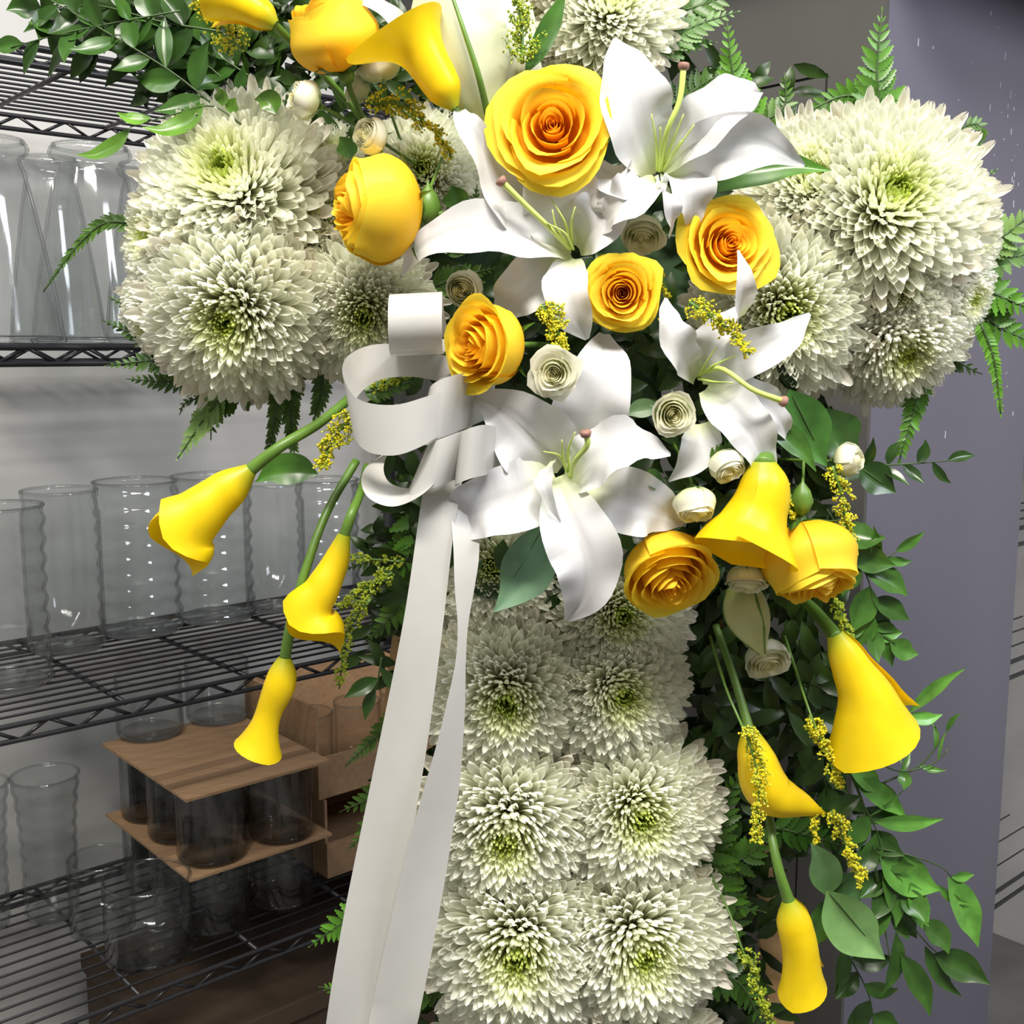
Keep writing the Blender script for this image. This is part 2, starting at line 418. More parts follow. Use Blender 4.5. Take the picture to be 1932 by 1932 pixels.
def rose(name, px, py, rpx, axis, kind, label, cat='rose', group=None, Y=.77, mat='rose', spin=0.0, deep=(1.0, .78, .7), pale=(1, 1, 1), sep=True, layers=None, hscale=1.0, stem=None, extra=None, opt=None):
    c = P(px, py, Y); Rm = rpx * S(py, Y)
    root = thing(name, c, label, cat, group)
    B = (basis(axis) @ Matrix.Rotation(spin, 3, 'Z')).to_4x4()
    sc = Matrix.Diagonal((Rm, Rm, Rm * hscale, 1))
    L = layers or {'open': OPEN, 'wide': WIDE, 'bud': BUD, 'half': HALF}[kind]
    res = 1 if rpx > 60 else 0
    for li, (rho, cnt, hw, zt, lean, roll, tt) in enumerate(L):
        for k in range(cnt):
            a = k * 2 * PI / cnt + li * 2.4 + random.uniform(-.2, .2)
            mb = rose_petal(a, hw * random.uniform(.92, 1.08), rho * random.uniform(.97, 1.03), zt * random.uniform(.93, 1.05) , -.78 if kind not in ('open', 'wide') else -.6, lean, roll * random.uniform(.7, 1.3),
                            n=12 if res else 8, m=11 if res else 7, seed=random.uniform(0, 9), point=1.0 if rho > .5 else .3, tuck=.045 if rho > .5 else .09, notch=.12 if rho > .5 else .2)
            tc = tuple(deep[i] * (1 - tt) + pale[i] * tt for i in range(3))
            g = random.uniform(.96, 1.02)
            obj('petal', mb.mesh('rose_petal', M[mat]), root, B @ sc, tuple(x * g for x in tc))
    if sep:
        for k in range(5):
            a = k * 2 * PI / 5 + .3
            d = Vector((math.cos(a), math.sin(a), 0)); z = Vector((0, 0, 1))
            pts = [d * .08 - z * .82, d * .30 - z * .78, d * .68 - z * .58, d * .98 - z * random.uniform(.3, .75)]
            mb = strip(pts, [.07, .11, .06, .004], n=8, m=5, nrm=tuple(d * .4 + z), cup=.3)
            obj('sepal', mb.mesh('sepal', M['leaf_pale'] if mat == 'cream' else M['leaf']), root, B @ sc)
        mb = MB().lathe([(.01, -1.02), (.10, -1.0), (.17, -.88), (.15, -.74), (.01, -.7)], 10)
        obj('hip', mb.mesh('hip', M['stem']), root, B @ sc)
    ax = Vector(axis).normalized()
    mb = MB(); st = c - ax * Rm * .95 * hscale
    end = Vector((st.x - ax.x * .05, max(st.y + .06, .90), st.z - ax.z * .04))
    mb.tube([st, st - ax * Rm * .4, end], [.0022 if rpx > 60 else .0012] * 2, 6)
    mb.build('stem', M['stem'], root)
    return root

# ---- lily
def lily(center, Y, tepals, label, pist=None, stamens=(), group=None, name='lily'):
    c = P(center[0], center[1], Y + .015)
    root = thing(name, c, label, 'lily', group)
    for i, (path, wid, opt) in enumerate(tepals):
        pts = pxs(path, Y)
        py = path[len(path) // 2][1]
        mb = strip(pts, pw(wid, py, Y), n=22, m=11, nrm=opt.get('n', (0, -1, .15)), cup=opt.get('cup', .28), ruf=opt.get('ruf', .16) * 1.5, rfreq=opt.get('rf', 7), groove=opt.get('gr', .07), ph=opt.get('ph', i * 1.3), tw=opt.get('tw', 0))
        obj('tepal', mb.mesh('tepal', M['lily']), root, Matrix.Translation(-c), opt.get('tint', (1, 1, 1)))
    for path in stamens:
        MB().tube(pxs(path, Y), [.0011, .0009, .0004], 6).build('stamen', M['filament'], root)
    if pist:
        pts = pxs(pist, Y)
        o = MB().tube(pts, [.0019, .0017, .0018, .0022], 8).build('pistil', M['filament'], root)
        e = pts[-1]; mb = MB()
        mb.lathe([(.0005, -.003), (.0032, -.002), (.0040, .0006), (.0034, .002), (.0004, .0026)], 10)
        d = (pts[-1] - pts[-2]).normalized()
        mm = basis(d).to_4x4(); mm.translation = e - c
        s_ = obj('stigma', mb.mesh('stigma', M['stigma']), root, mm); s_['label'] = 'brown three lobed stigma'
    return root

# ---- calla
def calla(axis, rad, Y, label, back, Lmin=.55, stem=None, flare=.25, wrap=1.12, green=True, spadix=True, curlout=.0):
    """axis = px path from stem joint to tip, rad = px radii, back = (right, away, up) direction of the side that carries the tip"""
    pts = pxs(axis, Y); n, m = 26, 25
    c0 = pts[0]; root = thing('calla_lily', c0, label, 'calla lily', 'yellow calla lilies')
    NA = 60; C = catmull(pts, NA); r = smooth_interp(pw(rad, axis[len(axis) // 2][1], Y), NA)
    T = unit(np.gradient(C, axis=0))
    D = np.array(back, float); D = unit(np.repeat(D[None], NA, 0) - T * (T @ D)[:, None]); Sd = np.cross(T, D)
    G = np.zeros((n, m, 3))
    for i, v in enumerate(np.linspace(0, 1, n)):
        for j, u in enumerate(np.linspace(-1, 1, m)):
            L = Lmin + (1 - Lmin) * (.5 * math.cos(u * PI / 2) ** 1.3 + .5 * (1 - abs(u)) ** 1.25)
            s = v * L * (NA - 1); k = min(NA - 2, int(s)); fr = s - k
            cc = C[k] * (1 - fr) + C[k + 1] * fr; rr = r[k] * (1 - fr) + r[k + 1] * fr
            dd = D[k]; sd = Sd[k]
            an = u * PI * wrap
            e = flare * v ** 5 * (abs(u) ** .6 if abs(u) > .12 else .3)
            rr = rr * (1 + e) * (1 + .10 * u)
            G[i, j] = cc + rr * (dd * math.cos(an) + sd * math.sin(an))
            if curlout: G[i, j] += dd * curlout * rr * v ** 8 * math.exp(-(u / .3) ** 2)
    mb = MB(); J, TT = np.meshgrid(np.linspace(0, 1, m), np.linspace(0, 1, n))
    mb.grid(G, np.stack([J, TT], -1)); mb.build('spathe', M['calla'], root)
    if spadix:
        k0, k1 = 6, int(NA * .55)
        MB().tube([C[k0], C[(k0 + k1) // 2], C[k1]], [.003, .0032, .0015], 8).build('spadix', M['golden'], root)
    if stem:
        sp = pxs(stem, Y); sp[-1] = c0 + Vector(T[0]) * .004
        rr = r[0]
        MB().tube(sp, [rr * .75, rr * .72, rr * .8, rr * .98], 10, n=30).build('stem', M['stem'], root)
    return root

# ---- leaves, ferns, goldenrod
def leaf_mesh(base, tip, w, Y, bend=0.0, mat='leaf', nrm=(0, -1, .3), dy=0.0, cup=.25, n=12, fold=.12, ruf=.03):
    bx, by = base; tx, ty = tip
    L = math.hypot(tx - bx, ty - by); nx, ny = -(ty - by) / L, (tx - bx) / L
    path = [(bx, by, 0), (bx + (tx - bx) * .33 + nx * bend * L * .8, by + (ty - by) * .33 + ny * bend * L * .8, dy * .2),
            (bx + (tx - bx) * .7 + nx * bend * L * .8, by + (ty - by) * .7 + ny * bend * L * .8, dy * .6), (tx, ty, dy)]
    return strip(pxs(path, Y), pw([1, w * .38, w * .5, w * .46, w * .22, .6], by, Y), n=n, m=7, nrm=nrm, cup=cup, groove=fold, ruf=ruf, rfreq=5)

def branch(name, label, cat, stem, leaves, Y=.86, mat='leaf', group=None, srad=2.2, nrm=(0, -1, .3), tint=(1, 1, 1)):
    c = P(stem[0][0], stem[0][1], Y)
    root = thing(name, c, label, cat, group)
    MB().tube(pxs(stem, Y), [srad * S(stem[0][1], Y), srad * .5 * S(stem[0][1], Y)], 5).build('stem', M['stem_dark'], root)
    for lf in leaves:
        b, t, w = lf[0], lf[1], lf[2]; bd = lf[3] if len(lf) > 3 else random.uniform(-.12, .12)
        dy = lf[4] if len(lf) > 4 else random.uniform(-.015, .01)
        nn = (nrm[0] + random.uniform(-.35, .35), nrm[1], nrm[2] + random.uniform(-.3, .4))
        mb = leaf_mesh(b, t, w, Y, bd, nrm=nn, dy=dy)
        g = random.uniform(.8, 1.25)
        obj('leaf', mb.mesh('leaf', M[lf[5] if len(lf) > 5 else mat]), root, Matrix.Translation(-c), tuple(x * g for x in tint))
    return root

def auto_leaves(stem, n, L, w, spread=50, seed=0, start=.12):
    rs = random.Random(seed); pts = catmull([(a[0], a[1]) for a in stem], 40); out = []
    for k in range(n):
        f = start + (1 - start) * (k + .5) / n; i = min(38, int(f * 39))
        p = pts[i]; t = pts[i + 1] - pts[i]; an = math.atan2(t[1], t[0])
        s = 1 if k % 2 else -1
        a = an + s * R(spread + rs.uniform(-18, 18)) * (1.0 if k < n - 1 else .1)
        ll = L * rs.uniform(.8, 1.2) * (1.0 - .25 * f)
        out.append(((p[0], p[1]), (p[0] + math.cos(a) * ll, p[1] + math.sin(a) * ll), w * rs.uniform(.8, 1.2)))
    return out

def pinna_grid():
    # serrated leaflet, unit length along +x, folded on its rib
    nt_ = 6; xs = []; up = []
    V = []; Fc = []; UV = []
    def hw(x): return .20 * math.sin(PI * min(1, x * .92 + .08) ** .75) ** .8 + .01
    k = 0; prof = []
    for i in range(nt_):
        x0 = i / nt_; x1 = (i + .62) / nt_; x2 = (i + .66) / nt_
        prof += [(x0, .86), (x1, 1.22)]
    prof.append((1.0, 0))
    n = len(prof)
    for x, f in prof:
        h = hw(x) * f if x < 1 else .004
        sh = .05
        V += [(x, 0, 0), (x + sh * (f > 1), h, .05 * h / .2), (x + sh * (f > 1), -h, .05 * h / .2)]
        UV += [(.5, x), (1, x), (0, x)]
    for i in range(n - 1):
        a = 3 * i; b = 3 * (i + 1)
        Fc += [(a, b, b + 1, a + 1), (a, a + 2, b + 2, b)]
    return V, Fc, UV
_pv, _pf, _pu = pinna_grid()
PINNA = {k: MB().add(_pv, _pf, _pu).mesh('pinna_shape', M[k]) for k in ('fern', 'fern_light')}

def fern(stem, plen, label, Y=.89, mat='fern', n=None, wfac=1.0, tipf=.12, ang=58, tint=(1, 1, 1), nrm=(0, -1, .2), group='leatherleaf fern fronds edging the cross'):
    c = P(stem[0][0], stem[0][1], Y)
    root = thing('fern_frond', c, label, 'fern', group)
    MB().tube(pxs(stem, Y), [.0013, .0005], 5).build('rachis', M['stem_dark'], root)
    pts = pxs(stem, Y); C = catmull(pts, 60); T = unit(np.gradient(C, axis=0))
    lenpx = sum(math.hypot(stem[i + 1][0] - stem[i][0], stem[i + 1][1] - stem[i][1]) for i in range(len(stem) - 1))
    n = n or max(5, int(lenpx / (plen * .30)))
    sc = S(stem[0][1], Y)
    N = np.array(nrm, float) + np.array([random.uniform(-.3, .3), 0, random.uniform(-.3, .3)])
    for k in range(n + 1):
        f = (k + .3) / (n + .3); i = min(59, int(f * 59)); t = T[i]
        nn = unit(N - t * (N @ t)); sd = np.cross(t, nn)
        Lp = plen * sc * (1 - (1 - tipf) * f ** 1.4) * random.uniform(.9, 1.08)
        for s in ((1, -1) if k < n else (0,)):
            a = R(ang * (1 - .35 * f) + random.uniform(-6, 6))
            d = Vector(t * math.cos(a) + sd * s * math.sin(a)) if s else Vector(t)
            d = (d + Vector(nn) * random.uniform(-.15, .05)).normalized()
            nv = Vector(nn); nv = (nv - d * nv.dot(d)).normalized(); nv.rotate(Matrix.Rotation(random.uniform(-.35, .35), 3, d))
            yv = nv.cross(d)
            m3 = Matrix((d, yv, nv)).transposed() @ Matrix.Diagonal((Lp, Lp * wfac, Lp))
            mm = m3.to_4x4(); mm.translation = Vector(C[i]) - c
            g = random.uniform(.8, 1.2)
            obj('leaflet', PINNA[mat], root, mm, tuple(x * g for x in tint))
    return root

def bud_blob(r):
    v = [(0, 0, 1.5), (1, 0, 0), (0, 1, 0), (-1, 0, 0), (0, -1, 0), (0, 0, -1.1)]
    f = [(0, 1, 2), (0, 2, 3), (0, 3, 4), (0, 4, 1), (5, 2, 1), (5, 3, 2), (5, 4, 3), (5, 1, 4)]
    return np.array(v) * r, f
def goldenrod(path, wpx, label, Y=.80, mat='golden', nb=16, bp=2.6, stem=None, dens=1.0):
    """plume: main stem, side sprays, every spray set with buds"""
    c = P(path[0][0], path[0][1], Y); sc = S(path[0][1], Y)
    root = thing('goldenrod_sprig', c, label, 'flower', 'yellow goldenrod filler sprigs')
    st = MB(); full = (stem or []) + list(path)
    st.tube(pxs(full, Y), [.0013, .0006], 5, n=16)
    C = catmull(pxs(path, Y), 40); T = unit(np.gradient(C, axis=0)); bl = MB(); bv, bf = bud_blob(1)
    for k in range(nb):
        f = k / nb; i = int(f * 39); t = T[i]
        for _ in range(2):
            rv = RNG.randn(3); rv = unit(rv - t * (rv @ t)); rv[1] = rv[1] * .6 - .15
            L = wpx * sc * (.95 - .6 * f) * random.uniform(.55, 1.15)
            e = C[i] + rv * L * .8 + t * L * .75; mid = C[i] + rv * L * .5 + t * L * .25
            st.tube([C[i], mid, e], [.0005, .0003], 4, n=5, caps=False)
            seg = catmull([C[i], mid, e], 9)
            for q in range(int(15 * dens)):
                s = seg[random.randint(2, 8)] + RNG.randn(3) * wpx * sc * .085
                rb = bp * sc * random.uniform(.7, 1.25)
                a = Matrix.Rotation(random.uniform(0, 6), 3, Vector(RNG.randn(3)).normalized())
                bl.add(bv * rb @ np.array(a).T + s, bf)
    st.build('stem', M['stem'], root)
    o = bl.build('buds', M[mat], root, smooth=False); o['kind'] = 'stuff'
    return root

# ================================================================== THE ROOM
O2 = Vector((-0.523, 1.15, 0)); A2 = Vector((.752, .659, 0)); B2 = Vector((-.659, .752, 0)); Z3 = Vector((0, 0, 1))
def AB(a, b, z=0): v = O2 + A2 * a + B2 * b; return Vector((v.x, v.y, z))
def toAB(p): d = Vector((p.x, p.y, 0)) - O2; return d.dot(A2), d.dot(B2)
def plane_b(px, py, b):           # ray meets the upright plane B = b
    r = ray(px, py); q = O2 + B2 * b
    k = Vector((q.x, q.y, 0)).dot(B2) / Vector((r.x, r.y, 0)).dot(B2)
    return CAM + r * k
def plane_a(px, py, a):
    r = ray(px, py); q = O2 + A2 * a
    k = Vector((q.x, q.y, 0)).dot(A2) / Vector((r.x, r.y, 0)).dot(A2)
    return CAM + r * k
ZL = [plane_b(0, 118, 0).z, plane_b(0, 693, 0).z, plane_b(0, 1409, 0).z, plane_b(243, 1918, 0).z]   # underside of each rail
RH = .020
WB = .42                         # wall behind the shelves
CA = .745                        # cabinet side

def sbox(name, a0, a1, b0, b1, z0, z1, mat, parent=None, **kw):
    return MB().box(AB(a0, b0, z0), A2 * (a1 - a0), B2 * (b1 - b0), Z3 * (z1 - z0)).build(name, mat, parent, smooth=False, **kw)
MB().box((-3, -1.2, -.05), (7, 0, 0), (0, 6, 0), (0, 0, .05)).build('floor', M['floor'], smooth=False, kind='structure')
sbox('wall_back', -1.9, 2.2, WB, WB + .08, 0, 2.9, M['wall'], kind='structure')
sbox('wall_right', 2.2, 2.28, -2.6, WB + .08, 0, 2.9, M['wall'], kind='structure')

# ---- painted cabinet on the right
cab = thing('storage_cabinet', AB(CA, -.536, 0), 'large purple-grey painted cabinet standing behind the right arm of the cross', 'cabinet')
CZ = 1.845; CW = .385
sbox('body', CA + .006, CA + CW, -.536, WB - .01, .02, CZ, M['purple'], cab)
sm = plane_a(1562, 138, CA); za = sm.z; bs = toAB(sm)[1]; bs2 = bs + .55
sbox('door', CA, CA + .006, bs + .003, WB - .02, .05, za - .003, M['panel'], cab)
sbox('frame_post', CA, CA + .006, -.536, bs, .02, CZ, M['panel'], cab)
sbox('header_panel', CA, CA + .006, bs, WB - .02, za, CZ, M['panel'], cab)
mb = MB()
rs = random.Random(3)
for k in range(46):              # pale scratches and chips in the paint
    px = rs.choice([rs.gauss(1905, 18), rs.gauss(1895, 22), rs.uniform(1700, 1925)]); py = rs.choice([rs.uniform(20, 160), rs.gauss(245, 35), rs.gauss(330, 40), rs.uniform(100, 900)])
    r = ray(px, py); q = O2 + B2 * -.5365; kk = Vector((q.x, q.y, 0)).dot(B2) / Vector((r.x, r.y, 0)).dot(B2); p = CAM + r * kk
    if not (CA + .01 < toAB(p)[0] < CA + CW - .01): continue
    w_, h_ = rs.uniform(.0006, .0014), rs.choice([rs.uniform(.001, .002), rs.uniform(.003, .009)])
    mb.box(p, A2 * w_, B2 * .0006, Z3 * h_)
o = mb.build('paint_chips', M['scratch'], cab, smooth=False); o['kind'] = 'stuff'

# unseen board added above the cabinet to cast a shadow on its top
sbox('shade_board', CA - .05, CA + CW + 1.0, -.68, WB, 1.85, 1.95, M['dark'], kind='structure')

# right edge of the frame: end of a second black wire rack against the wall
rk = thing('wire_rack', AB(CA + CW + .20, -.30, 0), 'end of a black wire rack beyond the cabinet at the frame edge', 'shelf')
for (da, db) in ((.20, -.30), (.20, .05)):
    p = AB(CA + CW + da, db, 0)
    MB().tube([p, p + Z3 * 1.95], [.0125, .0125], 10).build('post', M['wire'], rk)
for z in (.35, .80, 1.05, 1.30, 1.72):
    mb = MB()
    for dz in (0, .03): mb.tube([AB(CA + CW + .20, -.30, z + dz), AB(CA + CW + .20, .05, z + dz)], [.004, .004], 6); mb.tube([AB(CA + CW + .20, -.30, z + dz), AB(CA + CW + .9, -.30, z + dz)], [.004, .004], 6)
    for k in range(8): mb.tube([AB(CA + CW + .20, -.30 + k * .05, z + .03), AB(CA + CW + .9, -.30 + k * .05, z + .03)], [.002, .002], 4)
    mb.build('wire_shelf', M['wire'], rk)

# ---- black wire shelving on the left
unit_ = thing('wire_shelving', AB(-.55, 0, 0), 'black wire shelving unit filled with glassware against the white wall', 'shelf')
SW = .36; A0, A1 = -.62, CA - .01
for (a, b) in ((A0, .01), (A0, SW - .01), (A1 - .012, .01), (A1 - .012, SW - .01)):
    MB().tube([AB(a, b, 0), AB(a, b, 2.3)], [.012, .012], 12).build('post', M['wire'], unit_)
for si, z in enumerate(ZL):
    mb = MB(); rr = .0031
    for b in (0.0, SW):
        for zz in (z + rr, z + RH): mb.tube([AB(A0, b, zz), AB(A1, b, zz)], [rr, rr], 8)
    for a in (A0, A1):
        for zz in (z + rr, z + RH): mb.tube([AB(a, 0, zz), AB(a, SW, zz)], [rr, rr], 8)
    sh = mb.build('wire_shelf', M['wire'], unit_)
    for b in (0.0, SW):
        t = MB(); per = .062; k = 0; pts = []
        a = A0
        while a < A1:
            t.tube([AB(a, b, z + .003), AB(min(A1, a + per / 2), b, z + RH)], [.0022, .0022], 5, n=2)
            t.tube([AB(min(A1, a + per / 2), b, z + RH), AB(min(A1, a + per), b, z + .003)], [.0022, .0022], 5, n=2); a += per
        o = t.build('zigzag_truss', M['wire'], sh); 
    d = MB()
    for k in range(1, 15):
        b = k * SW / 15; d.tube([AB(A0, b, z + RH + .003), AB(A1, b, z + RH + .003)], [.0017, .0017], 5, n=2)
    o = d.build('deck_wires', M['wire'], sh); o['kind'] = 'stuff'
    a = .116 - .154 * 4
    while a < A1:
        MB().tube([AB(a, 0, z + RH - .001), AB(a, SW, z + RH - .001)], [.0030, .0030], 6, n=2).build('cross_bar', M['wire'], sh); a += .154
ZT = [z + RH + .0047 for z in ZL]          # where things stand

# ---- glassware
def vessel(name, px, pyb, wpx, pyt, prof, label, z, cat='vase', group=None, Y=None, seg=36, mats='glass', wall=.0024):
    c = onz(px, pyb, z) if Y is None else P(px, pyb, Y)
    c.z = z
    Yc = c.y; r0 = wpx * .5 * S(pyb, Yc)
    top = P(px, pyt, Yc).z - z
    root = thing(name, c, label, cat, group)
    pr = [(r * r0, h * top) for r, h in prof]
    out = [(.0005, .0)] + pr
    inn = [(max(.0006, r - wall), max(h, .006)) for r, h in reversed(pr)]
    inn = [q for q in inn] + [(.0005, .006)]
    mb = MB().lathe(out + [(pr[-1][0] - wall * .5, pr[-1][1] + .0012)] + inn, seg)
    me = mb.mesh('glass_shape', M[mats]); o = obj('body', me, root, Matrix())
    rm = MB(); rr = pr[-1][0] - wall * .5; zz = pr[-1][1]
    th = [(rr + .0022 * math.cos(t), zz + .0022 * math.sin(t)) for t in np.linspace(0, 2 * PI, 9)]
    obj('rim', rm.lathe(th, seg).mesh('rim', M[mats]), root, Matrix())
    bs_ = MB().lathe([(.0005, .0008), (pr[0][0] * .92, .0012), (pr[0][0] * .98, .004), (pr[0][0] * .9, .007), (.0005, .0055)], seg)
    obj('base', bs_.mesh('base', M[mats]), root, Matrix())
    return root
def ribs(prof_fn, n, amp):
    pr = []
    for i in range(n * 6 + 1):
        h = i / (n * 6); pr.append((prof_fn(h) * (1 + amp * math.sin(i / 6 * 2 * PI)), h))
    return pr
cyl = [(1, 0), (1.0, .03), (1.0, .5), (1.0, .97), (1.0, 1.0)]
jar = [(.9, 0), (1, .03), (1, .5), (1, .86), (.93, .90), (.93, .93), (.97, .97), (.97, 1)]
ribjar = [(.9, 0)] + ribs(lambda h: 1.0 - .05 * math.sin(h * PI), 9, .035)[2:] + [(1, 1)]
flare = [(.78, 0)] + ribs(lambda h: .80 + .0 * h + .22 * h ** 4 + .02, 9, .03)[2:] + [(1.04, 1)]
bottle = [(1.0, 0), (1.03, .015), (1.0, .05), (.92, .25), (.78, .5), (.66, .7), (.55, .86), (.50, .90), (.50, .925), (.60, .94), (.63, .965), (.60, .99), (.56, 1.0)]
z = ZT[1]
for (px, w_, pt, Y, lb) in ((-5, 240, 264, 1.14, 'clear tapered milk-bottle vase cut by the left frame edge on the upper shelf'),
                            (188, 235, 278, 1.27, 'clear tapered bottle vase with bright window glints on the upper shelf'),
                            (112, 170, 300, 1.46, 'clear bottle vase standing behind and between the two big bottle vases'),
                            (292, 175, 312, 1.52, 'clear bottle vase half hidden by the left arm chrysanthemums')):
    vessel('bottle_vase', px, 640, w_, pt, bottle, lb, z, group='tapered bottle vases on the upper shelf', Y=Y)
z = ZT[2]
G3 = 'glass jars on the middle shelf'
for (px, pb, w_, pt, pr, lb) in (
    (18, 1290, 158, 955, ribjar, 'ribbed clear glass vase nearest the frame edge on the middle shelf'),
    (128, 1222, 140, 925, jar, 'smooth straight glass jar between two ribbed vases, middle shelf'),
    (268, 1190, 152, 908, ribjar, 'ribbed clear glass vase directly left of the first yellow calla'),
    (408, 1165, 146, 898, ribjar, 'ribbed clear glass vase behind the drooping calla flower'),
    (522, 1148, 112, 912, jar, 'smooth glass jar right of the calla behind its bent stem'),
    (622, 1128, 118, 905, ribjar, 'ribbed glass vase behind the second yellow calla'),
    (718, 1118, 105, 915, jar, 'smooth glass jar behind the ribbon, last of the middle row')):
    vessel('glass_vase', px, pb, w_, pt, pr, lb, z, group=G3)
z = ZT[3]
vessel('glass_vase', 100, 1722, 118, 1462, flare, 'ribbed flared glass vase standing left of the cardboard trays', z, group='ribbed vases on the bottom shelf')
vessel('glass_vase', -28, 1745, 110, 1480, flare, 'ribbed flared glass vase cut by the frame edge, bottom shelf', z, group='ribbed vases on the bottom shelf')
vessel('glass_bowl', 283, 1795, 160, 1655, cyl, 'short wide clear glass cylinder in front of the tray stack', z, 'bowl')
vessel('glass_bowl', 195, 1748, 118, 1618, cyl, 'short glass cylinder behind the front one on the bottom shelf', z, 'bowl')

# ---- tray stack: cardboard sheets between layers of tumblers
Ff = plane_b(358, 1660, .045)                       # front corner of the lower sheet
a_f = toAB(Ff)[0]; zlow = Ff.z
pr_ = onz(640, 1580, zlow); pl_ = onz(175, 1538, zlow)
LA = toAB(pr_)[0] - a_f; LB = min(.268, toAB(pl_)[1] - .045)
Fu = plane_b(356, 1508, .045); zup = Fu.z
def sheet(z, label):
    t = thing('cardboard_sheet', AB(a_f, .045, z), label, 'cardboard', 'cardboard sheets of the glass stack')
    MB().box(AB(a_f, .045, z - .0035), A2 * LA, B2 * LB, Z3 * .0035).build('sheet', M['card'], t, smooth=False)
    for q in (.16, .30):
        MB().box(AB(a_f, .045 + LB * q, z), A2 * LA, B2 * LB * .07, Z3 * .0004).build('crease', M['card_dark'], t, smooth=False)
t_ = thing('dark_panel', AB(a_f + .05, .335, ZT[3]), 'black board leaning against the wall behind the tumbler stack', 'board')
sbox('board', a_f + .045, CA - .02, .325, .338, ZT[3] + .001, zup - .02, M['dark'], t_)
sheet(zlow, 'lower brown cardboard sheet between two layers of glass tumblers')
sheet(zup, 'upper brown cardboard sheet with dark creases lying on tumblers')
rT = min(LA / 4.2, LB / 6.2) * .98
GT = 'clear glass tumblers packed between cardboard sheets'
LBL = {0: 'clear tumbler under the lower cardboard sheet', 1: 'clear tumbler held between the two cardboard sheets', 2: 'clear tumbler standing on the upper cardboard sheet'}
def tumbler(a, b, z0, z1, label, r):
    c = AB(a, b, z0); root = thing('glass_tumbler', c, label, 'glass', GT); h = z1 - z0
    pr = [(r * .9, 0), (r, .008), (r, h - .0015)]
    mb = MB().lathe([(.0005, 0)] + pr + [(r - .001, h)] + [(r - .0022, h - .0015), (r - .0022, .010), (r * .85, .006), (.0005, .006)], 28)
    obj('body', mb.mesh('glass_shape', M['glass']), root, Matrix())
    obj('base', MB().lathe([(.0005, .0012), (r * .86, .0014), (r * .93, .005), (r * .84, .008), (.0005, .0065)], 28).mesh('base', M['glass']), root, Matrix())
    obj('rim', MB().lathe([(r - .001 + .0014 * math.cos(t), h - .0016 + .0012 * math.sin(t)) for t in np.linspace(0, 2 * PI, 7)], 28).mesh('rim', M['glass']), root, Matrix())
pos = {0: 'front', 1: 'middle', 2: 'rear'}
rj = LA / 4.1
nB = 3
for lay, (z0, z1) in enumerate(((ZT[3], zlow - .0036), (zlow, zup - .0036))):
    for ia in range(2):
        for ib in range(nB):
            a = a_f + rj * 1.04 + ia * rj * 2.03; b = .045 + (rj * 1.0 if nB * 2 * rj < LB else LB / nB / 2) + ib * max(2.03 * rj, 0) if nB * 2 * rj <= LB + .01 else .045 + LB * (ib + .5) / nB
            rr = min(rj, LB / nB / 2 * .99)
            tumbler(a, b, z0, z1, f'{LBL[lay]}, {pos[ib]} row, ' + ('near the front corner side' if ia == 0 else 'on the ribbon side'), rr)
hT = zup - zlow
for (px, py, lb) in ((284, 1392, 'clear tumbler standing on the upper cardboard sheet under the shelf'), (412, 1362, 'clear tumbler on the upper sheet beside the hanging calla tip')):
    q = onz(px, py - 8, zup + .0005); qa, qb = toAB(q)
    tumbler(qa, qb, zup + .0005, zup + .0005 + hT * .86, lb, rT * 1.1)
# cardboard box and glasses to the right of the stack
def carton(a0, a1, b0, b1, z0, z1, label):
    t = thing('cardboard_box', AB(a0, b0, z0), label, 'box', 'brown cardboard boxes at the right end of the shelf')
    th = .004
    for nm, q in (('side_panel', (a0, a0 + th, b0 + th, b1 - th)), ('side_panel', (a1 - th, a1, b0 + th, b1 - th)), ('back_panel', (a0, a1, b1 - th, b1)), ('front_panel', (a0, a1, b0, b0 + th))):
        zz = z1 if nm != 'front_panel' else z0 + (z1 - z0) * .45
        sbox(nm, q[0], q[1], q[2], q[3], z0, zz, M['card'], t)
    sbox('bottom_panel', a0 + th, a1 - th, b0 + th, b1 - th, z0, z0 + th, M['card'], t)
aE = a_f + LA
carton(aE + .025, CA - .03, .10, .32, ZT[3], ZT[3] + .115, 'lower open cardboard box behind the ribbon at the shelf end')
carton(aE + .02, CA - .04, .11, .32, ZT[3] + .1155, ZT[3] + .25, 'upper open cardboard box with glasses standing in its low front')
for k in range(3):
    tumbler(aE + .06 + k * .085, .20, ZT[3] + .12, ZT[3] + .215, ('glass tumbler in the upper cardboard box, beside the tray stack', 'glass tumbler in the upper cardboard box, second from the trays', 'glass tumbler in the upper cardboard box, next to the cabinet')[k], .036)
bz = ZL[3] - .33
sbx = thing('cardboard_box', AB(.18, .05, bz), 'large dark brown box stored below the bottom wire shelf', 'box')
sbox('body', .18, .62, .05, .36, 0.0, bz + .22, M['box_brown'], sbx)
sbox('lid', .175, .625, .045, .365, bz + .20, bz + .225, M['box_brown'], sbx)
v = vessel('glass_bowl', 60, 1900, 175, 1830, [(.5, 0), (.8, .15), (1, .6), (1.02, 1)], 'wide glass bowl seen through the bottom shelf wires', ZL[3] - .30, 'bowl')
lowshelf = tag(sbox('low_shelf_board', A0 + .03, .16, .03, .33, ZL[3] - .33, ZL[3] - .302, M['dark']), 'dark board under the bottom wire shelf carrying a glass bowl', 'shelf')

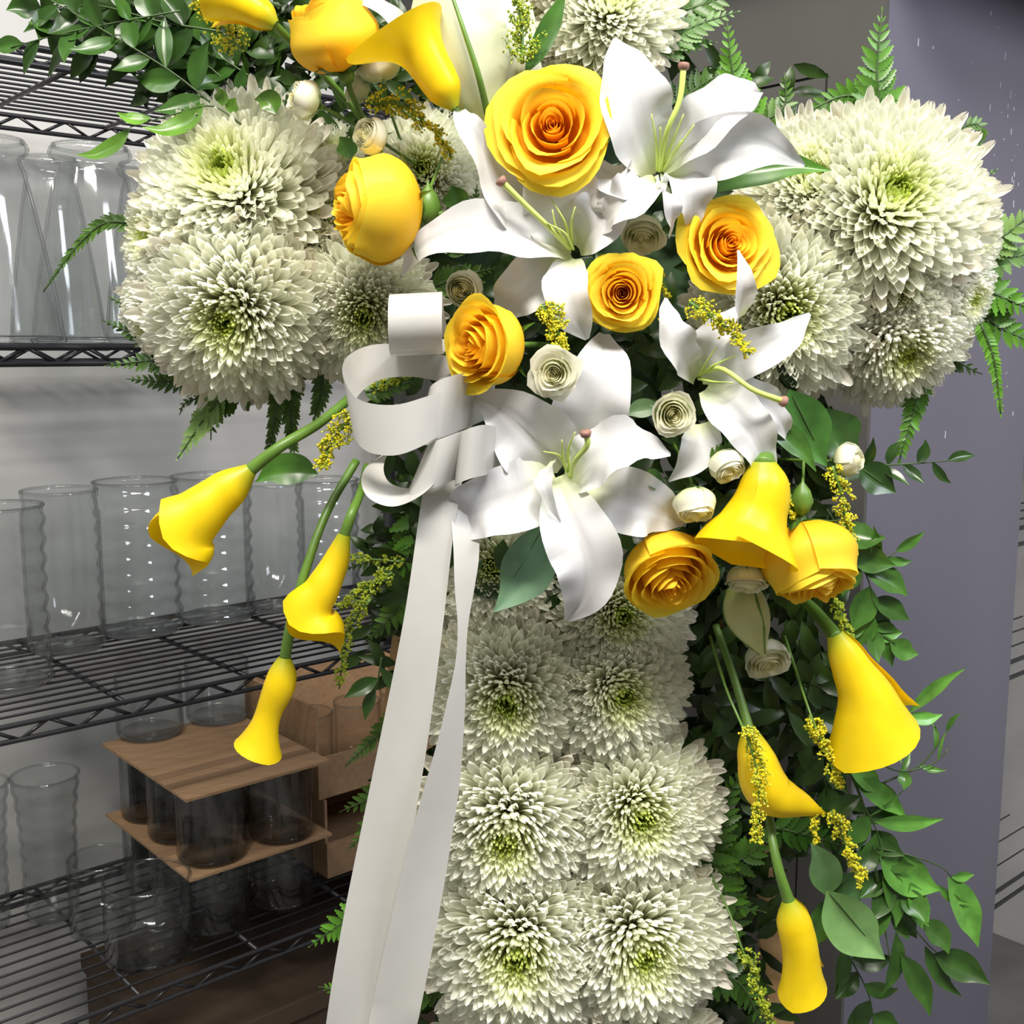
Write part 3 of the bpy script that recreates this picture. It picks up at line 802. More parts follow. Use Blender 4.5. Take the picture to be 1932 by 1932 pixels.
# ---- easel and foam cross
ez = thing('easel', Vector((.04, .98, 0)), 'light wooden easel carrying the flower cross, one leg showing at bottom right', 'easel')
def slat(p, q, w_, t_, name='leg'):
    p, q = Vector(p), Vector(q); d = (q - p).normalized(); x = Vector((1, 0, 0)); x = (x - d * x.dot(d)).normalized(); y = d.cross(x)
    MB().box(p - x * w_ / 2 - y * t_ / 2, x * w_, y * t_, q - p).build(name, M['wood'], ez, smooth=False)
lt = P(1330, 900, .97); lb_ = P(1475, 1932, .955); d = (lb_ - lt); k = (lt.z) / (lt.z - lb_.z)
slat(lt + d * k * .999, lt, .020, .014)
lt2 = P(800, 900, .97); lb2 = P(672, 1932, .955); d2 = lb2 - lt2; slat(lt2 + d2 * (lt2.z / (lt2.z - lb2.z)) * .999, lt2, .020, .014)
slat((lt.x * .5 + lt2.x * .5, 1.32, .001), (lt.x * .5 + lt2.x * .5, .985, lt.z), .020, .014)
slat((lt2.x - .02, .968, lt.z - .01), (lt.x + .02, .968, lt.z - .01), .03, .014, 'crossbar')
fx = thing('foam_cross', P(1060, 1200, .905), 'dark green foam cross base hidden under the flowers', 'cross')
def fbox(x0, x1, y0, y1, nm):
    a = P(x0, y1, .905); b = P(x1, y0, .905)
    MB().box((a.x, .905, a.z), (b.x - a.x, 0, 0), (0, .045, 0), (0, 0, b.z - a.z)).build(nm, M['foam'], fx, smooth=False)
fbox(330, 1790, 330, 620, 'arm'); fbox(880, 1250, 620, 2150, 'upright'); fbox(920, 1240, -60, 330, 'head')

# ================================================================== THE FLOWERS
for a in [
 (445, 350, 172, 'chrysanthemum with pale green eye at the upper left of the left arm', (-.10, .35), .862),
 (445, 588, 165, 'large round chrysanthemum low on the left arm, dark eye facing down', (-.05, -.30), .852),
 (690, 585, 132, 'chrysanthemum beside the ribbon loop at the inner left arm', (.05, -.25), .868),
 (322, 450, 112, 'chrysanthemum turned outward at the left tip of the left arm', (-.9, .1), .872),
 (315, 600, 92, 'chrysanthemum drooping at the lower left tip of the left arm', (-.7, -.6), .885),
 (590, 420, 128, 'chrysanthemum behind the side-facing yellow rose on the left arm', (.1, .1), .880),
 (625, 320, 95, 'chrysanthemum rising above the side-facing yellow rose', (.1, .6), .895),
 (800, 330, 112, 'shaded chrysanthemum behind the goldenrod left of the big open rose', (0, .1), .895),
 (1672, 385, 178, 'tall chrysanthemum with bright green eye at the top of the right arm', (-.05, .25), .855),
 (1530, 350, 128, 'chrysanthemum touching the right lily petal tip', (-.2, .3), .868),
 (1475, 585, 158, 'round chrysanthemum right of the two open yellow roses', (-.05, -.15), .858),
 (1690, 640, 128, 'shaded chrysanthemum at the underside of the right arm', (.1, -.55), .875),
 (1790, 440, 118, 'chrysanthemum turned outward at the right tip of the right arm', (.75, .05), .868),
 (1700, 545, 82, 'small white chrysanthemum clump in the middle of the right arm', (-.2, .0), .850),
 (1800, 555, 88, 'chrysanthemum at the lower right tip of the right arm', (.8, -.35), .876),
 (1150, 15, 128, 'chrysanthemum cut by the top frame edge above the lily', (.05, .25), .880),
 (1110, 140, 82, 'small chrysanthemum between the top flower and the open rose', (-.1, .1), .885),
 (1060, -95, 110, 'chrysanthemum topping the cross just above the frame', (0, .5), .885),
 (1010, 60, 95, 'shaded chrysanthemum behind the upright goldenrod at the top', (-.2, .1), .900),
 (935, 1070, 115, 'yellow-green eyed chrysanthemum under the pointed grey-green leaf', (-.05, .2), .870),
 (1165, 1155, 128, 'shaded chrysanthemum left of the down-facing yellow rose', (.1, .1), .872),
 (1050, 1160, 88, 'chrysanthemum peeking under the lowest lily petal', (0, .2), .880),
 (872, 1225, 85, 'chrysanthemum between the two ribbon tails', (-.5, 0), .888),
 (958, 1305, 152, 'green-eyed chrysanthemum beside the narrow ribbon tail, top pair of the column', (-.03, -.05), .862),
 (1160, 1300, 132, 'chrysanthemum right of the top pair of the column', (.2, .05), .866),
 (958, 1552, 160, 'chrysanthemum with sunken green eye left in the middle pair', (-.05, -.12), .858),
 (1198, 1525, 150, 'chrysanthemum with spiral green eye right in the middle pair', (.10, .1), .862),
 (978, 1775, 172, 'wide chrysanthemum with dark eye left in the lower pair', (-.05, .05), .855),
 (1200, 1768, 165, 'wide chrysanthemum with green eye right in the lower pair', (.12, .0), .858),
 (950, 1985, 120, 'chrysanthemum cut by the bottom frame edge, left', (-.1, .3), .868),
 (1205, 1985, 140, 'chrysanthemum cut by the bottom frame edge, right', (.1, .25), .868),
]: mum(a[0], a[1], a[2], a[3], a[4], a[5])

# ---- yellow roses
YR = 'yellow roses across the cross'
def yrose(*a, **k): return rose('rose', *a, group=YR, **k)
yrose(1042, 238, 110, (-.08, -1, .12), 'wide', 'largest fully open yellow rose near the top centre', Y=.765, spin=.5)
yrose(705, 393, 116, (-1, -.42, .05), 'bud', 'yellow rose facing left on the left arm, pale outer petal', Y=.785, spin=1.2)
yrose(1376, 460, 88, (.12, -1, .1), 'open', 'open yellow rose with a lily petal tip across its lower edge', Y=.785, spin=2.4)
yrose(1174, 553, 72, (-.12, -1, -.05), 'open', 'small open yellow rose between the lilies, tight orange spiral', Y=.77, spin=3.3)
yrose(908, 652, 90, (-.85, -.85, -.02), 'half', 'cupped yellow rose facing left beside the white bow', Y=.75, spin=.2, hscale=1.12)
yrose(1262, 1085, 98, (.22, -1, -.72), 'half', 'drooping yellow rose opening downward at the top of the column', Y=.785, spin=1.8)
yrose(1532, 1066, 106, (.25, -.55, -1), 'bud', 'pale yellow rose hanging nose-down beside the big calla', Y=.79, spin=.9)
yrose(625, 58, 98, (-.30, -.35, 1), 'bud', 'yellow rose seen from the side, cut by the top frame edge', Y=.80, spin=2.0)

# ---- small cream spray roses
def sp(px, py, r, ax, kd, lb, Y=.775, **k):
    rose('spray_rose', px, py, r, ax, kd, lb, group='small cream spray roses tucked between the flowers', Y=Y, mat='cream', deep=(1, .98, .80), pale=(1, 1, 1), **k)
sp(572, 187, 42, (-1, -.5, .35), 'bud', 'cream spray rose bud facing left above the left arm', .80)
sp(712, 118, 48, (-.2, -.5, 1), 'bud', 'cream spray rose under the upper calla mouth', .82)
sp(672, 165, 34, (-1, -.4, .4), 'half', 'cream spray rose leaning left of the upper calla', .83)
sp(697, 256, 40, (-.6, -1, .2), 'bud', 'cream spray rose between goldenrod and the left arm', .80)
sp(875, 545, 42, (-.2, -1, -.2), 'bud', 'cream spray rose above the cupped yellow rose', .79)
sp(1045, 705, 45, (-.15, -1, -.1), 'open', 'white open spray rose lying on the upper lily petal', .745)
sp(1270, 782, 44, (.0, -1, -.1), 'half', 'white spray rose in green sepals left of the side lily', .755)
sp(1372, 880, 40, (.35, -.8, -.7), 'bud', 'cream spray rose bud above the big calla flower', .765)
sp(1312, 955, 46, (.1, -.6, -1), 'bud', 'cream spray rose hanging between lily and big calla', .77)
sp(1213, 445, 44, (-.1, -.8, -.8), 'half', 'cream spray rose below the white lily arch', .80)
sp(998, 128, 30, (.1, -.3, 1), 'bud', 'green spray rose bud behind the large open rose', .815)
sp(1603, 868, 38, (.8, -.6, .1), 'bud', 'shaded cream spray rose at the right under the arm', .84)
sp(1408, 1098, 42, (-.1, -.5, -1), 'half', 'white spray rose under the mouth of the big calla', .80)
sp(1448, 1246, 48, (.1, -.8, -.6), 'half', 'shaded cream spray rose below the hanging lily bud', .845)

# ---- lilies (tepal = path, half widths in px, options)
lily((1245, 325), .775, [
 ([(1232, 330, .03), (1205, 235, 0), (1185, 140, -.005), (1160, 72, .012)], [16, 55, 74, 66, 40, 3], dict(n=(.2, -1, .2), ruf=.10, cup=.2)),
 ([(1250, 320, .03), (1315, 245, 0), (1378, 190, -.005), (1415, 168, .01), (1425, 205, .03)], [14, 40, 55, 48, 26, 6], dict(n=(-.15, -1, .35), ruf=.14)),
 ([(1252, 325, .03), (1335, 285, .0), (1430, 270, -.005), (1518, 312, .01)], [14, 42, 58, 52, 26, 3], dict(n=(0, -1, -.15), ruf=.14)),
 ([(1262, 330, .03), (1302, 345, .0), (1308, 400, .005), (1298, 448, .02)], [12, 38, 46, 36, 16, 3], dict(n=(.2, -1, .2), ruf=.2)),
 ([(1235, 335, .03), (1180, 345, 0), (1135, 320, .02), (1120, 290, .03)], [14, 44, 52, 40, 20, 3], dict(n=(0, -1, .4))),
 ([(1242, 338, .02), (1205, 362, -.012), (1160, 395, -.01), (1120, 450, .02)], [14, 34, 42, 38, 24, 4], dict(n=(-.2, -1, .4), ruf=.25, rf=8)),
 ([(1240, 340, .02), (1262, 372, -.014), (1268, 410, -.01), (1262, 450, .01)], [10, 22, 26, 20, 10, 2], dict(n=(.5, -1, .1), ruf=.2)),
], 'tall white lily open at the upper right above the yellow roses',
 pist=[(1245, 322, .02), (1258, 250, -.005), (1282, 190, -.01), (1290, 125, -.01)],
 stamens=[[(1240, 320, .02), (1238, 270, 0), (1229, 215, -.01)], [(1243, 320, .02), (1246, 275, 0), (1246, 240, -.01)], [(1248, 320, .02), (1268, 270, 0), (1290, 215, -.01)], [(1250, 320, .02), (1275, 285, 0), (1310, 235, -.01)], [(1250, 322, .02), (1268, 292, 0), (1285, 265, -.01)]],
 group='white lilies at the heart of the cross')

lily((1078, 480), .782, [
 ([(1078, 480, .02), (1010, 448, -.004), (905, 432, -.012), (800, 462, -.006), (758, 520, .012)], [14, 40, 58, 48, 26, 3], dict(n=(0, -1, .45), ruf=.10, cup=.25, gr=.12)),
 ([(1065, 460, .02), (990, 385, .004), (925, 300, -.004), (880, 232, -.008), (868, 208, .012)], [14, 60, 66, 36, 24, 10], dict(n=(.15, -1, .2), ruf=.12)),
 ([(1085, 488, .015), (1068, 535, -.01), (1082, 590, -.014), (1108, 640, -.004)], [12, 32, 42, 40, 30, 4], dict(n=(-.2, -1, -.1), ruf=.12)),
 ([(1060, 500, .03), (1010, 530, .012), (965, 565, .012), (935, 600, .03)], [14, 44, 55, 46, 26, 3], dict(n=(0, -1, .1))),
 ([(1078, 465, .02), (1060, 400, .0), (1060, 350, .0), (1075, 290, .03)], [14, 62, 74, 60, 30, 3], dict(n=(0, -1, .2))),
 ([(1092, 470, .02), (1120, 425, -.004), (1160, 380, .0), (1215, 350, .02)], [14, 40, 52, 44, 22, 3], dict(n=(0, -1, .35), ruf=.2)),
], 'white lily at centre left under the largest rose, long arched petal',
 pist=[(1075, 468, .01), (1035, 428, -.012), (990, 385, -.018), (946, 342, -.022)],
 stamens=[[(1076, 465, .01), (1050, 430, -.01), (1042, 395, -.015)], [(1078, 462, .01), (1066, 420, -.01), (1040, 375, -.015)], [(1082, 470, .01), (1066, 440, -.01), (1030, 420, -.015)], [(1080, 462, .01), (1078, 420, -.01), (1085, 390, -.015)]],
 group='white lilies at the heart of the cross')

lily((1070, 900), .762, [
 ([(1062, 880, .03), (1010, 830, .004), (950, 775, -.002), (885, 742, .012)], [16, 60, 78, 62, 30, 3], dict(n=(-.2, -1, .1), ruf=.12, gr=.12)),
 ([(1080, 860, .03), (1112, 770, .012), (1135, 700, .01), (1140, 630, .03)], [16, 62, 74, 62, 44, 10], dict(n=(.1, -1, .2), ruf=.08)),
 ([(1075, 915, .01), (1115, 872, -.012), (1180, 835, -.016), (1265, 858, .0)], [14, 44, 52, 46, 28, 3], dict(n=(0, -1, .55), ruf=.22, rf=7)),
 ([(1048, 900, .02), (985, 935, -.004), (905, 960, -.01), (838, 1000, .004)], [14, 58, 66, 58, 46, 6], dict(n=(0, -1, .2), ruf=.14, rf=9)),
 ([(1050, 900, .0), (1075, 980, -.016), (1108, 1060, -.02), (1098, 1130, -.012), (1068, 1172, .0)], [16, 50, 66, 60, 36, 4], dict(n=(.1, -1, 0), ruf=.10, gr=.14)),
 ([(1110, 915, .03), (1170, 940, .012), (1230, 960, .012), (1290, 990, .03)], [16, 54, 64, 54, 28, 3], dict(n=(0, -1, .1))),
 ([(1046, 868, .01), (1028, 905, -.02), (1040, 950, -.022), (1058, 985, -.018)], [8, 18, 22, 16, 8, 2], dict(n=(-.5, -1, 0), ruf=.1)),
], 'large white lily low in the centre, petals hanging over the column',
 pist=[(1075, 900, .0), (1085, 870, -.02), (1108, 840, -.03), (1105, 818, -.032)],
 stamens=[[(1070, 890, .0), (1055, 860, -.015), (1025, 852, -.025)], [(1075, 890, .0), (1072, 850, -.015), (1085, 815, -.025)], [(1078, 890, .0), (1092, 862, -.015), (1110, 845, -.02)], [(1070, 890, .0), (1062, 860, -.015), (1060, 830, -.025)]],
 group='white lilies at the heart of the cross')

lily((1318, 715), .778, [
 ([(1312, 715, .02), (1285, 665, -.006), (1262, 610, -.008), (1256, 562, .006)], [12, 26, 36, 34, 22, 3], dict(n=(.4, -1, 0), cup=.35)),
 ([(1315, 700, .02), (1345, 640, -.004), (1375, 600, .0), (1400, 575, .01)], [12, 32, 38, 26, 12, 2], dict(n=(-.3, -1, .1), cup=.35)),
 ([(1322, 712, .02), (1400, 672, -.002), (1475, 640, -.006), (1528, 592, .01)], [14, 40, 44, 36, 22, 3], dict(n=(0, -1, .1), cup=.3)),
 ([(1330, 735, .01), (1385, 778, -.012), (1430, 840, -.014), (1450, 925, .004)], [14, 42, 48, 36, 22, 3], dict(n=(.1, -1, .1), gr=.1)),
 ([(1335, 730, .02), (1410, 745, .006), (1465, 785, .01), (1492, 838, .03)], [14, 34, 36, 28, 16, 3], dict(n=(.1, -1, .3), ruf=.25)),
 ([(1318, 800, .0), (1322, 838, -.006), (1300, 875, -.008), (1262, 908, .0)], [18, 36, 36, 26, 12, 2], dict(n=(-.1, -1, .2), cup=.4, ruf=.04)),
 ([(1395, 600, .0), (1402, 560, -.034), (1402, 515, -.040), (1392, 472, -.03)], [10, 24, 28, 22, 12, 2], dict(n=(.3, -1, 0), cup=.4, ruf=.05)),
], 'white lily at the right with a long curved green pistil',
 pist=[(1330, 700, .01), (1365, 697, -.02), (1420, 735, -.03), (1478, 757, -.025)],
 stamens=[[(1318, 710, .01), (1335, 680, -.01), (1352, 655, -.015)], [(1318, 710, .01), (1345, 690, -.01), (1390, 670, -.015)], [(1318, 715, .01), (1345, 720, -.01), (1385, 722, -.015)]],
 group='white lilies at the heart of the cross')

pale = lily((915, 225), .80, [
 ([(920, 228, .0), (890, 140, -.01), (862, 60, -.01), (835, -40, .0)], [20, 56, 84, 92, 90, 60], dict(n=(0, -1, -.2), cup=-.35, ruf=.03, gr=-.10, tint=(.86, .90, .62))),
 ([(935, 220, .02), (950, 140, .01), (965, 60, .01), (960, -40, .02)], [16, 36, 52, 56, 50, 30], dict(n=(.3, -1, 0), cup=-.3, ruf=.03, tint=(.90, .94, .70))),
 ([(760, 60, .0), (730, 25, -.005), (680, 2, -.005), (615, 14, .0)], [26, 22, 18, 16, 10, 2], dict(n=(0, -1, .8), cup=.3, ruf=.03)),
], 'large pale green lily flower seen from behind, cut by the top edge', group=None)
# green midrib of that flower
MB().tube(pxs([(922, 222, -.006), (902, 140, -.018), (876, 60, -.020), (842, -40, -.012)], .80), [.0026, .0018, .001], 8).build('midrib', M['stem'], pale, label='olive green midrib')
# hanging lily bud
def lily_bud(path, w_, Y, label):
    c = P(path[0][0], path[0][1], Y); root = thing('lily_bud', c, label, 'lily', None)
    pts = pxs(path, Y); C = catmull(pts, 18); Wd = smooth_interp(pw(w_, path[0][1], Y), 18); T = unit(np.gradient(C, axis=0))
    for k in range(3):
        a0 = k * 2 * PI / 3 + 1.2; G = np.zeros((18, 9, 3))
        for i in range(18):
            n1 = unit(np.cross(T[i], [0, 1, 0])); n2 = np.cross(T[i], n1)
            for j, u in enumerate(np.linspace(-1, 1, 9)):
                an = a0 + u * 1.06; rr = Wd[i] * (1 + .16 * math.cos(u * PI * .5))
                G[i, j] = C[i] + rr * (n1 * math.cos(an) + n2 * math.sin(an))
        obj('tepal', MB().grid(G).mesh('tepal', M['lily']), root, Matrix.Translation(-c), (.84, .88, .42))
        MB().tube([Vector(C[i] + Wd[i] * 1.16 * (unit(np.cross(T[i], [0, 1, 0])) * math.cos(a0) + np.cross(T[i], unit(np.cross(T[i], [0, 1, 0]))) * math.sin(a0))) for i in (1, 5, 9, 13, 16)], [.0012, .0006], 5).build('rib', M['stem'], root)
lily_bud([(1400, 1110, .01), (1410, 1150, 0), (1425, 1195, 0), (1443, 1240, 0)], [26, 36, 38, 30, 16, 2], .82, 'green-white closed lily bud hanging under the big calla')

# ---- calla lilies
calla([(474, 885), (430, 922), (385, 962, -.004), (345, 1010, -.004), (345, 1092, .0)], [13, 34, 40, 48, 56, 54, 20], .80,
      'yellow calla on a long stem hanging at the left, first below the arm', (.55, .75, -.35), Lmin=.56, stem=[(665, 748, .05), (600, 800, .02), (530, 842, 0), (474, 885)], flare=.30)
calla([(650, 1008), (634, 1060), (610, 1110, -.004), (588, 1160, -.004), (636, 1240, .0)], [11, 22, 28, 34, 44, 42, 8], .80,
      'yellow calla hanging between the long dark stem and the ribbon', (.7, .65, -.2), Lmin=.58, stem=[(692, 880, .05), (680, 930, .02), (663, 970, 0), (650, 1008)], flare=.3)
calla([(538, 1240), (530, 1290), (508, 1345), (486, 1422)], [11, 25, 29, 27, 24, 26, 34, 46], .81,
      'lowest left yellow calla hanging mouth-down before the cardboard tray', (.6, -.7, 0), Lmin=.90, stem=[(672, 870, .05), (615, 970, .02), (572, 1090, 0), (548, 1180, 0), (538, 1240)], flare=.15)
calla([(1440, 870), (1438, 930), (1420, 985), (1388, 1076)], [22, 42, 50, 54, 64, 78, 78, 60], .765,
      'big yellow calla in the centre right, mouth wide open downward', (.05, .95, -.1), Lmin=.66, stem=[(1455, 780, .06), (1450, 820, .03), (1440, 870)], flare=.45)
calla([(1575, 1195), (1608, 1260), (1638, 1325), (1652, 1432)], [15, 30, 38, 46, 56, 64, 70, 74], .80,
      'large yellow calla at the lower right with green throat, flaring right', (-.85, -.5, -.1), Lmin=.70, stem=[(1500, 1120, .06), (1535, 1150, .03), (1575, 1195)], flare=.45)
calla([(1412, 1370), (1428, 1430), (1458, 1495), (1560, 1532)], [10, 28, 38, 42, 36, 20, 5], .82,
      'yellow calla half behind a goldenrod plume right of the column', (.85, -.3, -.35), Lmin=.66, stem=[(1350, 1180, .05), (1385, 1280, .02), (1412, 1370)], flare=.2)
calla([(1488, 1698), (1502, 1750), (1512, 1800), (1516, 1890)], [12, 31, 34, 34, 34, 36, 40], .81,
      'lowest yellow calla at the bottom right, nearly closed', (-.6, -.7, 0), Lmin=.76, stem=[(1450, 1530, .03), (1458, 1590, .01), (1472, 1650, 0), (1488, 1698)], flare=.4)
calla([(858, 205), (825, 150), (790, 95), (755, 50)], [8, 30, 36, 38, 42, 52, 64], .785,
      'yellow calla trumpet pointing up beside the pale lily petal', (-.9, -.35, .2), Lmin=.84, stem=[(905, 300, .07), (885, 250, .03), (858, 205)], flare=.5, curlout=.9)
calla([(520, 48), (485, 22), (440, 0), (385, -25)], [10, 26, 30, 34, 44, 50, 40], .81,
      'yellow calla leaving the frame at the upper left', (0, -.5, .9), Lmin=.8, stem=[(690, 230, .08), (600, 130, .04), (520, 48)], flare=.2)

# ---- ribbon bow: satin loops and two tails
RY = .752
bow = thing('ribbon_bow', P(835, 740, RY + .03), 'white satin ribbon bow with loops left of the cupped rose and two long tails', 'ribbon')
def band(name, path, wid, Y=RY, n=34, **k):
    W_ = pw(wid if hasattr(wid, '__len__') else [wid, wid], path[len(path) // 2][1], Y)
    strip(pxs(path, Y), W_, n=n, m=7, **k).build(name, M['ribbon'], bow)
band('loop', [(800, 640, .05), (790, 590, .035), (785, 553, .01), (783, 575, -.010), (783, 620, -.014), (785, 662, -.002), (790, 668, .022), (800, 640, .045)], 50, side=(1, 0, .05))
band('loop', [(850, 700, .04), (780, 682, .036), (710, 684, .028), (664, 712, .012), (655, 755, -.006), (680, 800, -.020), (740, 812, -.028), (800, 795, -.024), (860, 765, -.004)], [26, 30, 34, 40, 44, 46, 46, 44, 38], side=[(.05, 0, 1), (.05, 0, 1), (.0, 0, 1), (-.12, 0, 1), (-.2, 0, 1), (-.1, 0, 1), (.0, 0, 1), (.15, 0, 1)], raw=True, n=44)
band('loop', [(860, 820, .04), (780, 828, .036), (722, 858, .028), (703, 892, .010), (716, 925, -.004), (760, 938, -.012), (810, 915, -.014), (850, 870, .0)], [38, 38, 38, 38, 38, 38, 38], side=[(.3, .9, .45), (.4, .85, .35), (.45, .85, .2), (.4, .85, .35), (.3, .85, .5)], raw=True, n=40)
band('loop', [(930, 745, .05), (862, 762, -.006), (818, 776, -.016), (798, 788, -.004), (800, 792, .03)], [50, 56, 60, 60, 56], side=(.25, 0, 1), raw=True)
band('loop', [(935, 840, .05), (870, 858, -.008), (815, 878, -.018), (786, 890, -.004), (790, 896, .03)], [46, 54, 56, 56, 50], side=(.45, 0, 1), raw=True)
band('loop', [(960, 850, .04), (912, 850, -.014), (880, 858, -.022), (862, 868, -.010), (868, 874, .02)], [40, 44, 48, 48, 44], side=(.10, 0, 1), raw=True)
band('tail', [(838, 900, .01), (822, 1000, -.004), (798, 1180, -.012), (765, 1380, -.014), (728, 1580, -.016), (694, 1780, -.018), (660, 2010, -.02)], [34, 34, 38, 44, 48, 52, 56, 56], n=50, side=[(1, .15, .1), (1, .2, .15), (1, -.1, .2), (1, .1, .2), (1, .0, .2)])
band('tail', [(872, 930, .01), (880, 1030, -.004), (876, 1120, -.010), (868, 1260, -.014), (846, 1420, -.016), (812, 1590, -.018), (775, 1770, -.020), (725, 2010, -.02)], [26, 24, 10, 26, 42, 46, 46, 46, 46], n=54,
     side=[(1, .3, 0), (1, .5, 0), (1, .9, .1), (1, .1, .1), (1, .15, .1), (1, .1, .2), (1, .1, .2)])
mb = MB(); kc = P(850, 745, RY + .02)
mb.lathe([(.001, -.014), (.008, -.011), (.013, 0), (.008, .011), (.001, .014)], 14, c=kc); mb.build('knot', M['ribbon'], bow)

# ================================================================== GREENERY
# single big leaves
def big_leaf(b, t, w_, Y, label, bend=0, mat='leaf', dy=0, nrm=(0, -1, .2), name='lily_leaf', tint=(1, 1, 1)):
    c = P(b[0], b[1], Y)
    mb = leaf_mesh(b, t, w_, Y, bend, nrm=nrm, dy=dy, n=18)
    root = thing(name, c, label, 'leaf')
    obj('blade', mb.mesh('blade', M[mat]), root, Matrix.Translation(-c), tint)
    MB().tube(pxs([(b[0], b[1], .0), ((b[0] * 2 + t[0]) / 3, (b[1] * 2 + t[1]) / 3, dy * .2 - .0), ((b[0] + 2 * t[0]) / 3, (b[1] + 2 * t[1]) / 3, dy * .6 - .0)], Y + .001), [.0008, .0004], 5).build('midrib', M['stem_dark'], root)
big_leaf((1030, 985), (932, 1155), 100, .775, 'pointed grey-green lily leaf between the drooping lily petals', -.08, 'leaf_pale', -.01, tint=(.75, .85, 1.0))
big_leaf((1290, 360), (1568, 322), 76, .80, 'long dark green leaf pointing right under the upper lily', -.10, 'leaf', -.01, tint=(1.3, 1.3, 1.1))
big_leaf((990, 140), (1070, -30), 40, .79, 'dark strap leaf crossing the top between lily and goldenrod', .03)
big_leaf((600, 895), (482, 910), 60, .83, 'dark green pointed leaf below the first calla stem', .16, tint=(1.2, 1.2, 1.1))
big_leaf((1250, 905), (1210, 912), 40, .78, 'small rounded glossy leaf beside the lower lily petal', .1, dy=-.01)
big_leaf((1245, 770), (1175, 785), 36, .80, 'short green leaf left of the white spray rose', .1, 'leaf_pale')
big_leaf((1430, 790), (1540, 890), 46, .80, 'dark glossy leaf under the side lily', -.1)
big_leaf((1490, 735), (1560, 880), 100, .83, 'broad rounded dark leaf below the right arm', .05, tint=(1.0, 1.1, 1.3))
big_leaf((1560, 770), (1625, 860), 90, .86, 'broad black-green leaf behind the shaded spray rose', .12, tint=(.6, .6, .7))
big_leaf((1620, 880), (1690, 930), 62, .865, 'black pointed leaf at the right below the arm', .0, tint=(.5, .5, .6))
big_leaf((860, 400), (850, 350), 50, .83, 'dark rounded leaf left of the centre left lily', .1)
big_leaf((660, 300), (640, 258), 40, .82, 'small dark leaf above the left arm rose', .1)
big_leaf((1560, 1680), (1670, 1810), 96, .84, 'large pale green oval leaf with water drops, lower right', .06, 'leaf_pale', tint=(1.0, 1.15, .8), name='rose_leaf')
big_leaf((1560, 1690), (1530, 1590), 62, .85, 'rounded green rose leaf above the large pale one', .1, 'leaf_pale', tint=(.8, .95, .7), name='rose_leaf')
big_leaf((1560, 1695), (1620, 1640), 70, .86, 'wet green rose leaf beside the lowest goldenrod', .1, 'leaf_pale', tint=(.6, .8, .6), name='rose_leaf')
big_leaf((1550, 1700), (1525, 1790), 50, .86, 'narrow dark rose leaf next to the lowest calla', -.1, 'leaf', name='rose_leaf')

# smilax / ruscus branches
RG = 'glossy leafed smilax branches'
branch('smilax_branch', 'leafy branch with three pale leaves reaching left above the left arm', 'branch', [(455, 235), (400, 200), (330, 215), (245, 240)],
       [((385, 195), (268, 240), 44, -.22, -.01), ((285, 222), (220, 212), 30, -.15), ((245, 243), (145, 292), 38, -.18), ((420, 200), (412, 165), 30, .1), ((440, 215), (445, 185), 30), ((520, 215), (480, 188), 44, .3)], Y=.84, group=RG, tint=(2.1, 1.75, 1.3))
for i, (st, n, L, w_, lb, Y, tn) in enumerate([
 ([(440, 230), (330, 140), (200, 60), (60, -20)], 12, 95, 38, 'long smilax branch crossing the top wire shelf to the upper left corner', .86, .75),
 ([(420, 60), (300, 40), (180, 10), (60, 20)], 12, 100, 44, 'broad leafed branch along the top edge at the left', .87, .55),
 ([(480, 150), (380, 80), (280, -20)], 9, 95, 50, 'dark broad leafed branch leaving the frame above the left arm', .88, .7),
 ([(500, 240), (400, 130), (330, 100), (240, 90)], 9, 70, 28, 'thin leafed branch just above the left arm', .88, .8),
 ([(340, 20), (180, 50), (90, 70), (20, 90)], 8, 80, 30, 'fine smilax tendril with sparse leaves at the upper left', .86, .9),
 ([(1590, 900), (1650, 880), (1720, 875), (1805, 868)], 7, 70, 20, 'thin dark trailing branch at the right under the arm', .87, .45),
 ([(1560, 960), (1600, 1030), (1640, 1100), (1650, 1200)], 9, 95, 48, 'smilax branch with dark leaves right of the pale drooping rose', .86, .9),
 ([(1640, 1080), (1660, 1060), (1700, 1035)], 3, 75, 20, 'single curled light leaf shoot over the purple cabinet', .86, 1.8),
 ([(1620, 1120), (1640, 1180), (1690, 1215)], 5, 80, 36, 'smilax shoot above the large right calla', .865, 1.3),
 ([(1600, 1440), (1630, 1520), (1660, 1620), (1690, 1720)], 11, 100, 38, 'dark smilax branch below the large right calla', .86, .9),
 ([(1560, 1720), (1600, 1800), (1640, 1880), (1650, 1960)], 8, 85, 36, 'dark leafy branch under the pale rose leaf', .88, .7),
 ([(1660, 1480), (1740, 1440), (1800, 1360)], 4, 60, 12, 'thin curling tendril over the cabinet', .86, 1.2),
 ([(1380, 1250), (1400, 1400), (1390, 1550)], 10, 90, 40, 'dark leaves behind the long goldenrod right of the column', .90, .45),
 ([(1500, 1200), (1540, 1350), (1560, 1500)], 10, 85, 40, 'dark leaves behind the two right callas', .90, .45),
 ([(720, 1240), (712, 1290), (705, 1310)], 3, 90, 26, 'narrow leaf hanging left of the ribbon tail', .86, .8),
]):
    branch('smilax_branch', lb, 'branch', st, auto_leaves(st, n, L, w_, seed=i + 5), Y=Y, group=RG, tint=(tn, tn, tn))

